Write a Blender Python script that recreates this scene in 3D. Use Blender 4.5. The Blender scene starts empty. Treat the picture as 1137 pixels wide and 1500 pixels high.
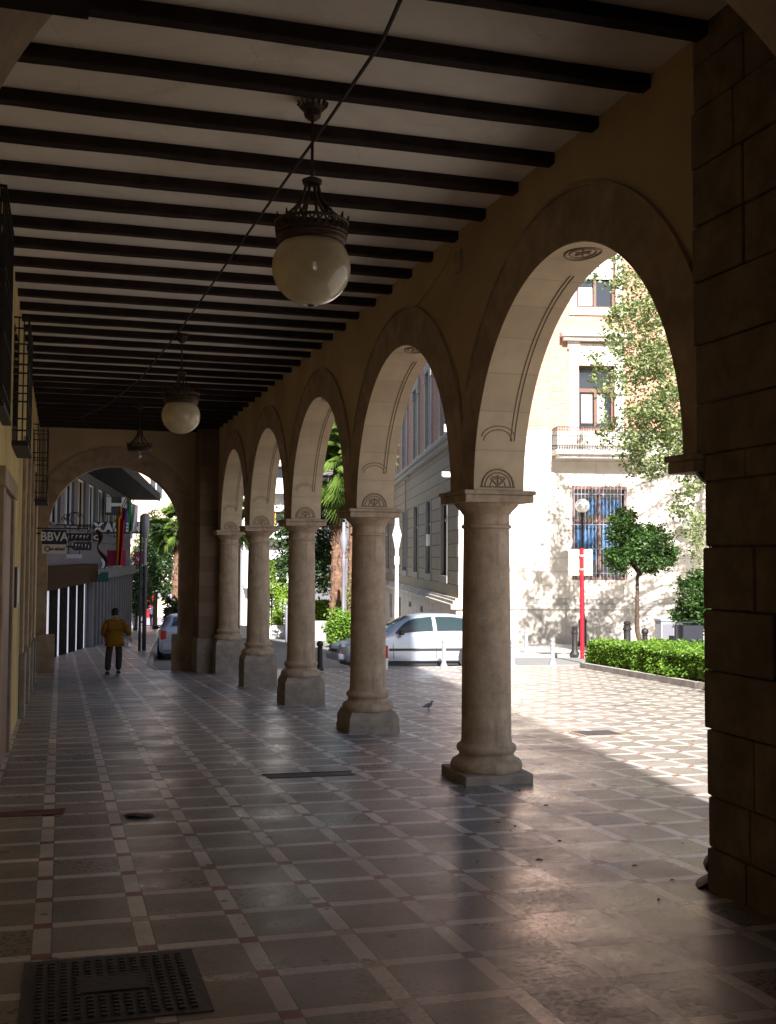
import bpy, bmesh, math, random
from mathutils import Vector, Matrix, noise
R=math.radians; PI=math.pi
random.seed(7)
sc=bpy.context.scene; COL=sc.collection
# ------------------------------------------------------------------ camera
F_PX,YAW,PIT,ROL=1592.56,0.28356,0.048011,0.0048167
CX,CY=554.5,739.5
fw=Vector((math.sin(YAW)*math.cos(PIT),math.cos(YAW)*math.cos(PIT),math.sin(PIT)))
rt=Vector((math.cos(YAW),-math.sin(YAW),0)); up=rt.cross(fw)
c_,s_=math.cos(ROL),math.sin(ROL)
rt2=rt*c_+up*s_; up2=up*c_-rt*s_
cam=bpy.data.cameras.new('camera'); co=bpy.data.objects.new('camera',cam); COL.objects.link(co)
m=Matrix((rt2,up2,-fw)).transposed().to_4x4(); co.matrix_world=m
cam.sensor_fit='VERTICAL'; cam.sensor_height=24; cam.sensor_width=24*776/1024
cam.lens=F_PX/1500*24; cam.shift_x=(568.5-CX)/1500; cam.shift_y=(CY-750)/1500
cam.clip_start=.05; cam.clip_end=2000; sc.camera=co
# ------------------------------------------------------------------ light
SUN=Vector((.2,1,-.8)).normalized()          # direction the sunlight travels
w=bpy.data.worlds.new('World'); sc.world=w; w.use_nodes=True
nt=w.node_tree; bg=nt.nodes['Background']; sk=nt.nodes.new('ShaderNodeTexSky')
sk.sky_type='NISHITA'; sk.sun_disc=False; sk.sun_elevation=math.asin(-SUN.z); sk.sun_rotation=PI+math.atan(.2)
sk.dust_density=1.5
nt.links.new(sk.outputs[0],bg.inputs[0]); bg.inputs[1].default_value=.055
sl=bpy.data.lights.new('sun','SUN'); sl.energy=5.0; sl.angle=R(.5); sl.color=(1,.98,.955)
so=bpy.data.objects.new('sun',sl); COL.objects.link(so); so.rotation_euler=SUN.to_track_quat('-Z','Y').to_euler()
sc.view_settings.view_transform='Standard'; sc.view_settings.look='None'
sc.view_settings.exposure=1.82; sc.view_settings.gamma=1
sc.cycles.use_denoising=True; sc.cycles.max_bounces=10; sc.cycles.diffuse_bounces=7; sc.cycles.glossy_bounces=4
sc.cycles.transparent_max_bounces=12
try: sc.cycles.denoiser='OPENIMAGEDENOISE'
except Exception: pass
# ------------------------------------------------------------------ places
GS,GX,H=.0431,.0114,1.6
def G(x,y):
    y=min(max(y,-8),85); x=min(max(x,-12),50); return -H-GS*y-GX*x
def ray(u,v):
    X=u-CX; Y=v-CY; return fw*F_PX+rt2*X-up2*Y
def at(u,v,Y): d=ray(u,v); return d*(Y/d.y)
def gnd(u,v): d=ray(u,v); return d*(-H/(d.z+GS*d.y+GX*d.x))
# ------------------------------------------------------------------ material helper
def mat(name,build,rough=.8,spec=.5,metal=0):
    m=bpy.data.materials.new(name); m.use_nodes=True; nt=m.node_tree
    b=nt.nodes['Principled BSDF']; b.inputs['Roughness'].default_value=rough
    b.inputs['Specular IOR Level'].default_value=spec; b.inputs['Metallic'].default_value=metal
    if isinstance(build,tuple): b.inputs['Base Color'].default_value=(*build,1)
    else: build(NT(nt,b))
    return m
class NT:
    def __init__(s,nt,b): s.nt=nt; s.b=b; s._tc=None
    def new(s,t): return s.nt.nodes.new(t)
    def lk(s,a,b): s.nt.links.new(a,b)
    def setin(s,sock,v):
        if hasattr(v,'links') or isinstance(v,bpy.types.NodeSocket): s.lk(v,sock)
        elif isinstance(v,tuple) and len(v)==3 and sock.type=='RGBA': sock.default_value=(*v,1)
        else: sock.default_value=v
    def coord(s,which='Object'):
        if s._tc is None: s._tc=s.new('ShaderNodeTexCoord')
        return s._tc.outputs[which]
    def sep(s,v): n=s.new('ShaderNodeSeparateXYZ'); s.lk(v,n.inputs[0]); return n.outputs
    def comb(s,x,y,z=0.0):
        n=s.new('ShaderNodeCombineXYZ')
        for i,q in enumerate((x,y,z)): s.setin(n.inputs[i],q)
        return n.outputs[0]
    def m(s,op,a,b=0.0,c=0.0):
        n=s.new('ShaderNodeMath'); n.operation=op
        for i,q in enumerate((a,b,c)): s.setin(n.inputs[i],q)
        return n.outputs[0]
    def noise(s,v,scale,detail=4,rough=.55,dist=0):
        n=s.new('ShaderNodeTexNoise'); s.lk(v,n.inputs['Vector']); n.inputs['Scale'].default_value=scale
        n.inputs['Detail'].default_value=detail; n.inputs['Roughness'].default_value=rough; n.inputs['Distortion'].default_value=dist
        return n.outputs[0]
    def white(s,v): n=s.new('ShaderNodeTexWhiteNoise'); n.noise_dimensions='3D'; s.lk(v,n.inputs['Vector']); return n.outputs[0]
    def mix(s,f,a,b,mode='MIX'):
        n=s.new('ShaderNodeMix'); n.data_type='RGBA'; n.blend_type=mode
        s.setin(n.inputs[0],f); s.setin(n.inputs[6],a); s.setin(n.inputs[7],b); return n.outputs[2]
    def rng(s,v,a,b,c,d):
        n=s.new('ShaderNodeMapRange'); s.lk(v,n.inputs[0])
        for i,q in enumerate((a,b,c,d)): n.inputs[i+1].default_value=q
        return n.outputs[0]
    def bump(s,h,strength=.3,dist=.01):
        n=s.new('ShaderNodeBump'); n.inputs['Strength'].default_value=strength; n.inputs['Distance'].default_value=dist
        s.lk(h,n.inputs['Height']); s.lk(n.outputs[0],s.b.inputs['Normal'])
    def out(s,c): s.setin(s.b.inputs['Base Color'],c)
def v3mul(c,k): return tuple(x*k for x in c)
def noisy(name,c,var=.25,scale=3,bump=.25,bscale=40,rough=.85,spec=.3,stain=None,metal=0):
    def f(n):
        o=n.coord(); a=n.noise(o,scale,6,.6); 
        col=n.mix(n.rng(a,.3,.7,0,1),v3mul(c,1-var),v3mul(c,1+var))
        if stain: col=n.mix(n.rng(n.noise(o,scale*.35,5,.6,.5),.48,.68,0,.8),col,stain)
        n.out(col)
        if bump: n.bump(n.noise(o,bscale,4,.6),bump,.01)
    return mat(name,f,rough,spec,metal)
def blocks(name,c,mortar,bw,bh,plane='xz',var=.12,msize=.008,rough=.85,stain=None,offset=.5,bumpd=.01):
    def f(n):
        o=n.coord(); s=n.sep(o); a={'x':s[0],'y':s[1],'z':s[2]}
        vec=n.comb(a[plane[0]],a[plane[1]],0.0)
        t=n.new('ShaderNodeTexBrick'); n.lk(vec,t.inputs['Vector']); t.offset=offset
        t.inputs['Color1'].default_value=(*v3mul(c,1-var),1); t.inputs['Color2'].default_value=(*v3mul(c,1+var),1)
        t.inputs['Mortar'].default_value=(*mortar,1); t.inputs['Scale'].default_value=1; t.inputs['Mortar Size'].default_value=msize
        t.inputs['Mortar Smooth'].default_value=.3; t.inputs['Brick Width'].default_value=bw; t.inputs['Row Height'].default_value=bh
        nz=n.noise(o,2.2,6,.65)
        col=n.mix(1.0,t.outputs[0],n.mix(nz,(.72,.72,.72),(1.25,1.25,1.25)),'MULTIPLY')
        if stain: col=n.mix(n.rng(n.noise(o,.9,5,.6,.6),.5,.75,0,.8),col,stain)
        n.out(col)
        hh=n.m('SUBTRACT',n.m('MULTIPLY',n.noise(o,35,4,.6),.35),t.outputs[1]); n.bump(hh,.5,bumpd)
    return mat(name,f,rough,.3)
PX,PY=.476,.497
def tile_build(n):
    o=n.coord(); s=n.sep(o)
    wob=n.noise(o,1.5,2); 
    ax=n.m('DIVIDE',n.m('ADD',s[0],.10+PX*40),PX); ay=n.m('DIVIDE',n.m('ADD',s[1],-5.225+PY*40),PY)
    fx=n.m('FRACT',ax); fy=n.m('FRACT',ay); ix=n.m('FLOOR',ax); iy=n.m('FLOOR',ay)
    sx=n.m('LESS_THAN',fx,.19); sy=n.m('LESS_THAN',fy,.18)
    # slab/strip identity
    idv=n.comb(n.m('ADD',ix,n.m('MULTIPLY',sx,.37)),n.m('ADD',iy,n.m('MULTIPLY',sy,.37)),0.0); rnd=n.white(idv)
    rnd2=n.white(n.comb(n.m('ADD',ix,7.3),n.m('ADD',iy,3.1),4.0))
    big=n.noise(o,1.3,5,.6); fine=n.noise(o,55,4,.7)
    slab=n.mix(rnd,(.19,.162,.138),(.29,.25,.215))
    slab=n.mix(n.rng(fine,.35,.7,0,.55),slab,(.12,.095,.078))
    strip=n.mix(rnd,(.48,.43,.375),(.68,.63,.57)); strip=n.mix(n.rng(fine,.45,.75,0,.4),strip,(.2,.16,.13))
    red=n.mix(n.m('GREATER_THAN',rnd2,.38),(.34,.27,.23),(.22,.058,.048))
    anyS=n.m('MAXIMUM',sx,sy); both=n.m('MULTIPLY',sx,sy)
    col=n.mix(anyS,slab,strip); col=n.mix(both,col,red)
    # grout
    def near(f,k,wd): return n.m('LESS_THAN',n.m('ABSOLUTE',n.m('SUBTRACT',f,k)),wd)
    g=n.m('MAXIMUM',n.m('MAXIMUM',near(fx,0,.008),near(fx,.19,.007)),n.m('MAXIMUM',near(fy,0,.007),near(fy,.18,.006)))
    col=n.mix(n.m('MULTIPLY',g,.8),col,(.03,.025,.02))
    # dirt, old spots
    col=n.mix(n.rng(big,.42,.7,0,.38),col,(.075,.06,.05))
    vor=n.new('ShaderNodeTexVoronoi'); n.lk(o,vor.inputs['Vector']); vor.inputs['Scale'].default_value=4.2
    d=n.m('ADD',vor.outputs['Distance'],n.m('MULTIPLY',n.noise(o,25,2),.09))
    vs=n.sep(vor.outputs['Color'])
    spot=n.m('MULTIPLY',n.m('LESS_THAN',d,n.m('ADD',.125,n.m('MULTIPLY',vs[1],.09))),n.m('GREATER_THAN',vs[0],.62))
    col=n.mix(n.m('MULTIPLY',spot,.75),col,(.025,.02,.018))
    vor2=n.new('ShaderNodeTexVoronoi'); n.lk(o,vor2.inputs['Vector']); vor2.inputs['Scale'].default_value=13
    v2=n.sep(vor2.outputs['Color']); sp2=n.m('MULTIPLY',n.m('LESS_THAN',n.m('ADD',vor2.outputs['Distance'],n.m('MULTIPLY',n.noise(o,60,2),.12)),n.m('ADD',.13,n.m('MULTIPLY',v2[1],.14))),n.m('GREATER_THAN',v2[0],.8))
    col=n.mix(n.m('MULTIPLY',sp2,.6),col,(.04,.032,.028))
    n.out(col)
    rg=n.m('ADD',n.m('ADD',n.m('MULTIPLY',rnd,.11),n.rng(big,.3,.7,.13,.34)),n.m('ADD',n.m('MULTIPLY',n.noise(o,9,4),.1),n.rng(n.noise(o,38,4,.7),.45,.72,0,.2)))
    n.lk(rg,n.b.inputs['Roughness'])
    h=n.m('ADD',n.m('ADD',n.m('ADD',n.m('MULTIPLY',fx,n.m('SUBTRACT',rnd,.5)),n.m('MULTIPLY',fy,n.m('SUBTRACT',rnd2,.5))),n.m('MULTIPLY',fine,.2),n.m('MULTIPLY',n.noise(o,5,3),.9)),n.m('MULTIPLY',g,-.5)); n.bump(h,.3,.006)
M={}
M['tile']=mat('paving_tile',tile_build,.3,.55)
def asph(n):
    o=n.coord(); a=n.noise(o,120,3,.7); b=n.noise(o,.5,5,.6)
    n.out(n.mix(b,n.mix(a,(.10,.097,.095),(.19,.185,.18)),n.mix(a,(.16,.155,.15),(.26,.25,.24)))); n.bump(a,.4,.005)
M['asphalt']=mat('asphalt',asph,.85,.3)
M['concrete']=noisy('concrete',(.38,.36,.33),.2,2,.3,30,.85,.3,(.2,.18,.16))
M['kerb']=noisy('kerb_stone',(.34,.31,.28),.2,4,.3,30)
def ceilb(n):
    o=n.coord(); a=n.noise(o,1.2,6,.65); st=n.rng(n.noise(o,.55,6,.7,1.2),.5,.72,0,.75)
    col=n.mix(n.rng(a,.3,.7,0,1),(.68,.62,.55),(.78,.72,.65)); col=n.mix(st,col,(.56,.49,.42))
    v=n.new('ShaderNodeTexVoronoi'); v.feature='DISTANCE_TO_EDGE'; n.lk(n.comb(*[n.m('ADD',q,n.m('MULTIPLY',n.noise(o,6,3),.25)) for q in n.sep(o)]),v.inputs['Vector']); v.inputs['Scale'].default_value=.9
    cr=n.m('MULTIPLY',n.m('LESS_THAN',v.outputs['Distance'],.004),n.m('GREATER_THAN',n.noise(o,1.7,2),.52)); col=n.mix(n.m('MULTIPLY',cr,.18),col,(.2,.15,.12)); n.out(col)
    n.bump(n.m('ADD',n.noise(o,7,5,.6),n.noise(o,1.5,3)),.35,.012)
M['ceil_']=noisy('ceiling_plaster',(.72,.64,.57),.06,1.5,.25,9,.95,.1,(.42,.35,.29))
M['ochre']=noisy('ochre_plaster',(.46,.35,.22),.10,1.2,.25,14,.9,.2,(.35,.25,.15))
M['ochreL']=noisy('yellow_plaster',(.56,.42,.18),.12,1.2,.2,14,.9,.2,(.36,.26,.12))
M['stone']=noisy('weathered_stone',(.35,.26,.18),.22,5,.5,28,.85,.25,(.22,.15,.10))
def colb(n):
    o=n.coord(); s=n.sep(o); a=n.noise(o,6,6,.65)
    col=n.mix(n.rng(a,.3,.7,0,1),(.27,.19,.125),(.46,.34,.235))
    streak=n.noise(n.comb(n.m('MULTIPLY',s[0],9.0),n.m('MULTIPLY',s[1],9.0),n.m('MULTIPLY',s[2],.9)),1.0,5,.65)
    col=n.mix(n.rng(streak,.5,.7,0,.55),col,(.17,.115,.078)); 
    pit=n.noise(o,70,3,.6); col=n.mix(n.rng(pit,.62,.72,0,.7),col,(.12,.08,.055))
    big=n.noise(o,2.0,5,.6,.8); col=n.mix(n.rng(big,.55,.75,0,.5),col,(.36,.28,.205)); n.out(col)
    n.bump(n.m('ADD',n.m('MULTIPLY',n.noise(o,30,5,.7),1.0),n.m('MULTIPLY',n.noise(o,5,3),1.5)),.6,.009)
M['stoneC']=mat('column_stone',colb,.8,.3)
M['stoneC_']=noisy('column_stone',(.365,.265,.18),.3,6,.8,38,.8,.3,(.20,.135,.095))
M['stoneP']=noisy('plinth_stone',(.27,.215,.17),.25,7,.6,32,.8,.3,(.17,.15,.14))
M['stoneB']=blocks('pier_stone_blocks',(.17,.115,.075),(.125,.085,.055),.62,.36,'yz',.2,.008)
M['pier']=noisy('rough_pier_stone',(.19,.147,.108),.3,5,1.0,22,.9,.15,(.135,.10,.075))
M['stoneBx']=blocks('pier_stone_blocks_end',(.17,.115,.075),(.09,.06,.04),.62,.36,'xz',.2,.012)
def arcring(n):   # voussoirs of an arch, local centre at the springing centre, arch in the YZ (or XZ) plane
    o=n.coord(); s=n.sep(o); r=n.m('ARCTAN2',s[2],n.m('ADD',s[1],0.0))
    f=n.m('FRACT',n.m('ADD',n.m('DIVIDE',r,PI/15),.5)); j=n.m('LESS_THAN',n.m('ABSOLUTE',n.m('SUBTRACT',f,.5)),.012)
    rnd=n.white(n.comb(n.m('FLOOR',n.m('ADD',n.m('DIVIDE',r,PI/15),0.0)),0.0,0.0))
    nz=n.noise(o,3,6,.6)
    c=n.mix(rnd,(.42,.32,.205),(.50,.385,.25)); c=n.mix(n.rng(nz,.4,.7,0,.6),c,(.33,.25,.165))
    c=n.mix(n.m('MULTIPLY',j,.65),c,(.28,.2,.13)); n.out(c)
    n.bump(n.m('SUBTRACT',n.m('MULTIPLY',n.noise(o,30,4),.3),j),.35,.006)
M['soffit']=mat('arch_soffit_stone',arcring,.8,.3)
M['groove']=mat('groove_shadow_stone',(.21,.15,.10),.9,.1)
M['wood']=noisy('dark_beam_wood',(.022,.013,.010),.5,6,.5,30,.8,.2)
M['iron']=noisy('black_iron',(.018,.015,.013),.3,8,.3,40,.55,.4)
M['bronze']=noisy('old_bronze',(.06,.032,.018),.5,14,.6,60,.5,.5,None,.5)
def globe(n):
    o=n.coord(); a=n.noise(o,9,4,.6); s=n.sep(o)
    n.out(n.mix(n.rng(a,.4,.7,0,.7),(.55,.47,.31),(.44,.36,.22)))
M['globe']=mat('opal_glass',globe,.14,.6)
M['globeW']=mat('white_globe_glass',(.82,.80,.74),.15,.6)
M['bulb']=mat('clear_bulb',(.5,.47,.42),.15,.8)
M['cable']=mat('black_cable',(.012,.011,.01),.6,.3)
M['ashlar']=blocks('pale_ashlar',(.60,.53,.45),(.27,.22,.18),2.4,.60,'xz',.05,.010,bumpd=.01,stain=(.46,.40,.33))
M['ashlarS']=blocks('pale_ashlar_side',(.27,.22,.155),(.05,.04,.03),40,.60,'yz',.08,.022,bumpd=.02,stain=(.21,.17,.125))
M['base_st']=noisy('grey_base_stone',(.42,.38,.33),.15,3,.4,25,.85,.3,(.28,.25,.23))
M['trimst']=noisy('pale_trim_stone',(.62,.57,.5),.1,3,.2,25,.85,.3,(.48,.42,.36))
M['trimG']=noisy('grey_trim_stone',(.27,.25,.23),.12,3,.3,25,.85,.3)
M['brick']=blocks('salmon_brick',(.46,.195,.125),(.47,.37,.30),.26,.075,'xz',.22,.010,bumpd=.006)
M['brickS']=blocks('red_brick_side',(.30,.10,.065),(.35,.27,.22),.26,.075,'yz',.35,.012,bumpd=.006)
M['frame']=mat('brown_window_frame',(.14,.065,.045),.5,.4)
M['glass']=mat('dark_window_glass',(.02,.024,.03),.08,.8)
M['blue']=mat('blue_curtain',(.03,.11,.25),.7,.3)
M['blind']=noisy('pale_blind',(.55,.58,.5),.05,3,0)
M['white']=noisy('white_paint',(.75,.74,.72),.05,3,.1,20,.5,.4)
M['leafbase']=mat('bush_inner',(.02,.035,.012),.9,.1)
M['bark']=noisy('brown_bark',(.075,.052,.038),.35,8,.9,18,.9,.2)
M['palmbark']=noisy('palm_bark',(.15,.085,.055),.5,7,1,14,.9,.2,(.1,.06,.04))
def leafmat(name,c1,c2,trans=.35):
    def f(n):
        o=n.new('ShaderNodeNewGeometry'); r=o.outputs['Random Per Island']
        col=n.mix(r,c1,c2); n.out(col)
        t=n.new('ShaderNodeBsdfTranslucent'); n.lk(n.mix(.5,col,(.25,.4,.04)),t.inputs[0])
        mx=n.new('ShaderNodeMixShader'); mx.inputs[0].default_value=trans
        n.lk(n.b.outputs[0],mx.inputs[1]); n.lk(t.outputs[0],mx.inputs[2])
        n.lk(mx.outputs[0],[q for q in n.nt.nodes if q.type=='OUTPUT_MATERIAL'][0].inputs[0])
    return mat(name,f,.45,.35)
M['leafO']=leafmat('orange_tree_leaf',(.012,.035,.008),(.055,.11,.02),.2)
M['leafH']=leafmat('hedge_leaf',(.06,.14,.015),(.17,.28,.03),.35)
M['leafT']=leafmat('plane_tree_leaf',(.045,.07,.02),(.27,.30,.13),.3)
M['leafP']=leafmat('palm_leaf',(.06,.12,.02),(.20,.28,.06),.35)
M['leafD']=leafmat('dark_leaf',(.015,.035,.012),(.05,.09,.025),.2)
M['leafY']=leafmat('cypress_leaf',(.14,.26,.02),(.32,.46,.05),.35)
M['paint']=mat('silver_car_paint',(.40,.43,.49),.28,.6,.45)
M['tyre']=mat('tyre_rubber',(.02,.02,.02),.8,.3)
M['rim']=mat('alloy_rim',(.45,.45,.46),.35,.6,.7)
M['cglass']=mat('car_glass',(.02,.032,.034),.06,.45)
M['black']=mat('black_plastic',(.02,.02,.022),.5,.4)
M['redlens']=mat('red_lens',(.35,.01,.01),.2,.6)
M['orangelens']=mat('orange_lens',(.7,.14,.02),.2,.6)
M['clearlens']=mat('clear_lens',(.5,.5,.5),.1,.8)
M['redpaint']=mat('red_paint',(.40,.008,.02),.4,.5)
M['galv']=noisy('galvanised_metal',(.42,.42,.43),.15,10,.2,40,.4,.5,None,.5)
M['signback']=mat('cream_sign_back',(.62,.52,.33),.5,.4)
M['greymetal']=mat('grey_metal',(.22,.21,.24),.4,.5,.3)
M['darkmetal']=mat('dark_metal',(.03,.03,.04),.4,.5,.3)
M['jacket']=noisy('ochre_cloth',(.20,.088,.008),.2,6,.9,30,.9,.2)
M['trousers']=noisy('dark_trousers',(.045,.034,.032),.2,6,.4,30,.9,.2)
M['skin']=mat('skin',(.40,.21,.14),.55,.4)
M['hair']=mat('dark_hair',(.012,.009,.008),.6,.3)
M['shoe']=mat('dark_shoe',(.02,.015,.012),.5,.4)
M['shirt']=mat('pale_shirt',(.55,.56,.66),.8,.2)
M['navy']=mat('navy_panel',(.012,.014,.035),.45,.4)
M['signw']=mat('white_panel',(.62,.58,.56),.5,.4)
M['lett']=mat('pale_letters',(.68,.66,.66),.5,.4)
M['orangemark']=mat('brown_mark',(.25,.10,.03),.5,.4)
M['brown']=noisy('brown_fascia',(.030,.014,.004),.3,3,.1,10,.9,.1)
M['matt']=mat('matt_black_cladding',(.010,.009,.010),.95,.05)
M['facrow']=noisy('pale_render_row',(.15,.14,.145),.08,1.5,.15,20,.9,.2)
M['doorglass']=mat('shop_glass_glow',(.75,.76,.8),.2,.5)
M['doorglass'].node_tree.nodes['Principled BSDF'].inputs['Emission Color'].default_value=(.85,.84,1,1); M['doorglass'].node_tree.nodes['Principled BSDF'].inputs['Emission Strength'].default_value=.15  # added glow in place of the sunlit street's reflection in the glass
M['magenta']=mat('magenta_banner',(.24,.008,.06),.6,.3)
M['flagred']=mat('flag_red',(.28,.008,.012),.8,.2)
M['flagyel']=mat('flag_yellow',(.38,.15,.01),.8,.2)
M['flagblue']=mat('flag_blue',(.02,.025,.13),.8,.2)
M['flaggrn']=mat('flag_green',(.02,.16,.06),.8,.2)
M['flagwht']=mat('flag_white',(.62,.60,.62),.8,.2)
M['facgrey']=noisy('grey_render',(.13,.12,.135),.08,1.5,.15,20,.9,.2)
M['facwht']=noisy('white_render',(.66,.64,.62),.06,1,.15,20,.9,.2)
M['facpink']=blocks('pink_brick_far',(.62,.40,.30),(.6,.48,.4),.5,.12,'xz',.06,.01)
M['eave']=noisy('dark_soffit',(.014,.009,.008),.3,2,.1,10,.8,.2)
M['teal']=mat('teal_panel',(.05,.55,.70),.35,.5)
M['tealD']=mat('teal_awning',(.015,.06,.065),.6,.3)
M['grate']=noisy('rusty_iron_grate',(.035,.032,.036),.35,12,.6,50,.6,.4)
M['paper']=noisy('dark_paper',(.06,.055,.055),.4,12,.3,30,.6,.3)
M['cardboard']=noisy('reddish_card',(.13,.065,.04),.2,8,.2,30,.8,.2)
M['pigeon']=noisy('pigeon_feathers',(.12,.11,.12),.3,20,.1,40,.7,.3)
# ------------------------------------------------------------------ mesh helpers
class MB:
    def __init__(s): s.v=[]; s.f=[]; s.m=[]
    def add(s,vs,fs,mi=0):
        k=len(s.v); s.v+= [tuple(v) for v in vs]; s.f+=[tuple(i+k for i in f) for f in fs]; s.m+=[mi]*len(fs); return s
    def box(s,a,b,mi=0,bev=0):
        x0,y0,z0=a; x1,y1,z1=b
        if bev:
            bm=bmesh.new(); bmesh.ops.create_cube(bm,size=1)
            for v in bm.verts: v.co=Vector(((x0+x1)/2+v.co.x*(x1-x0),(y0+y1)/2+v.co.y*(y1-y0),(z0+z1)/2+v.co.z*(z1-z0)))
            bmesh.ops.bevel(bm,geom=bm.edges[:],offset=bev,segments=2,affect='EDGES',profile=.6)
            bm.verts.index_update()
            s.add([v.co for v in bm.verts],[[v.index for v in f.verts] for f in bm.faces],mi); bm.free(); return s
        v=[(x0,y0,z0),(x1,y0,z0),(x1,y1,z0),(x0,y1,z0),(x0,y0,z1),(x1,y0,z1),(x1,y1,z1),(x0,y1,z1)]
        return s.add(v,[(0,3,2,1),(4,5,6,7),(0,1,5,4),(1,2,6,5),(2,3,7,6),(3,0,4,7)],mi)
    def tube(s,pts,r,n=8,mi=0,cap=True):
        pts=[Vector(p) for p in pts]; rs=r if isinstance(r,(list,tuple)) else [r]*len(pts)
        vs=[]; fs=[]; prev=None
        for i,p in enumerate(pts):
            d=(pts[min(i+1,len(pts)-1)]-pts[max(i-1,0)])
            if d.length<1e-9: d=Vector((0,0,1))
            d.normalize()
            if prev is None:
                a=Vector((0,0,1)) if abs(d.z)<.9 else Vector((1,0,0)); e1=d.cross(a).normalized()
            else:
                e1=(prev-d*prev.dot(d)); e1.normalize()
            prev=e1; e2=d.cross(e1)
            for k in range(n):
                t=2*PI*k/n; vs.append(p+(e1*math.cos(t)+e2*math.sin(t))*rs[i])
        for i in range(len(pts)-1):
            for k in range(n):
                a=i*n+k; b=i*n+(k+1)%n; fs.append((a,b,b+n,a+n))
        if cap: fs.append(tuple(range(n-1,-1,-1))); fs.append(tuple((len(pts)-1)*n+k for k in range(n)))
        return s.add(vs,fs,mi)
    def lathe(s,prof,c=(0,0,0),n=32,mi=0,a0=0,a1=2*PI):
        full=abs(a1-a0-2*PI)<1e-6; vs=[]; fs=[]; N=n if full else n+1
        for r,z in prof:
            for k in range(N):
                t=a0+(a1-a0)*k/n; vs.append((c[0]+r*math.cos(t),c[1]+r*math.sin(t),c[2]+z))
        for i in range(len(prof)-1):
            for k in range(n):
                a=i*N+k; b=i*N+(k+1)%N; fs.append((a,b,b+N,a+N))
        if full:
            fs.append(tuple(range(N-1,-1,-1))); fs.append(tuple((len(prof)-1)*N+k for k in range(N)))
        return s.add(vs,fs,mi)
    def sphere(s,c,r,n=16,mi=0,sz=1):
        prof=[(max(r*math.sin(PI*i/n),1e-4),-r*sz*math.cos(PI*i/n)) for i in range(n+1)]
        return s.lathe(prof,c,n*2,mi)
    def prism(s,poly,z0,z1,mi=0,axis='z'):
        n=len(poly); P={'z':lambda p,q:(p[0],p[1],q),'y':lambda p,q:(p[0],q,p[1]),'x':lambda p,q:(q,p[0],p[1])}[axis]
        f=lambda p,z: z(*p) if callable(z) else z
        vs=[P(p,f(p,z0)) for p in poly]+[P(p,f(p,z1)) for p in poly]
        return s.add(vs,[tuple(range(n-1,-1,-1)),tuple(range(n,2*n))]+[(i,(i+1)%n,n+(i+1)%n,n+i) for i in range(n)],mi)
    def build(s,name,mats,parent=None,smooth=False,loc=(0,0,0),rotz=0,auto=None):
        me=bpy.data.meshes.new(name); me.from_pydata(s.v,[],s.f)
        if not isinstance(mats,(list,tuple)): mats=[mats]
        for q in mats: me.materials.append(q)
        if len(mats)>1: me.polygons.foreach_set('material_index',s.m)
        bm=bmesh.new(); bm.from_mesh(me); bmesh.ops.recalc_face_normals(bm,faces=bm.faces[:]); bm.to_mesh(me); bm.free()
        if smooth:
            me.polygons.foreach_set('use_smooth',[True]*len(me.polygons))
            try: me.set_sharp_from_angle(angle=R(auto or 40))
            except Exception: pass
        o=bpy.data.objects.new(name,me); COL.objects.link(o)
        o.location=loc; o.rotation_euler=(0,0,rotz)
        if parent: o.parent=parent
        return o
def tag(o,label=None,cat=None,group=None,kind=None):
    if label: o['label']=label
    if cat: o['category']=cat
    if group: o['group']=group
    if kind: o['kind']=kind
    return o
def empty(name,loc=(0,0,0),rz=0,**k):
    o=bpy.data.objects.new(name,None); COL.objects.link(o); o.location=loc; o.rotation_euler=(0,0,rz)
    o.empty_display_size=.2; return tag(o,k.get('label'),k.get('cat'),k.get('group'),k.get('kind'))
def copy_tree(o,parent=None):
    c=o.copy(); COL.objects.link(c); c.parent=parent
    for ch in [q for q in COL.objects if q.parent==o]: copy_tree(ch,c)
    return c
def text(name,body,size,matl,parent,loc,rot,ext=.006,sx=1,bold=0):
    cu=bpy.data.curves.new(name,'FONT'); cu.body=body; cu.size=size; cu.extrude=ext; cu.align_x='CENTER'; cu.align_y='CENTER'; cu.offset=bold
    cu.materials.append(matl); tmp=bpy.data.objects.new('t',cu); me=bpy.data.meshes.new_from_object(tmp); bpy.data.objects.remove(tmp); bpy.data.curves.remove(cu); o=bpy.data.objects.new(name,me); COL.objects.link(o); o.parent=parent; o.location=loc; o.rotation_euler=rot; o.scale=(sx,1,1); return o
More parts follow.
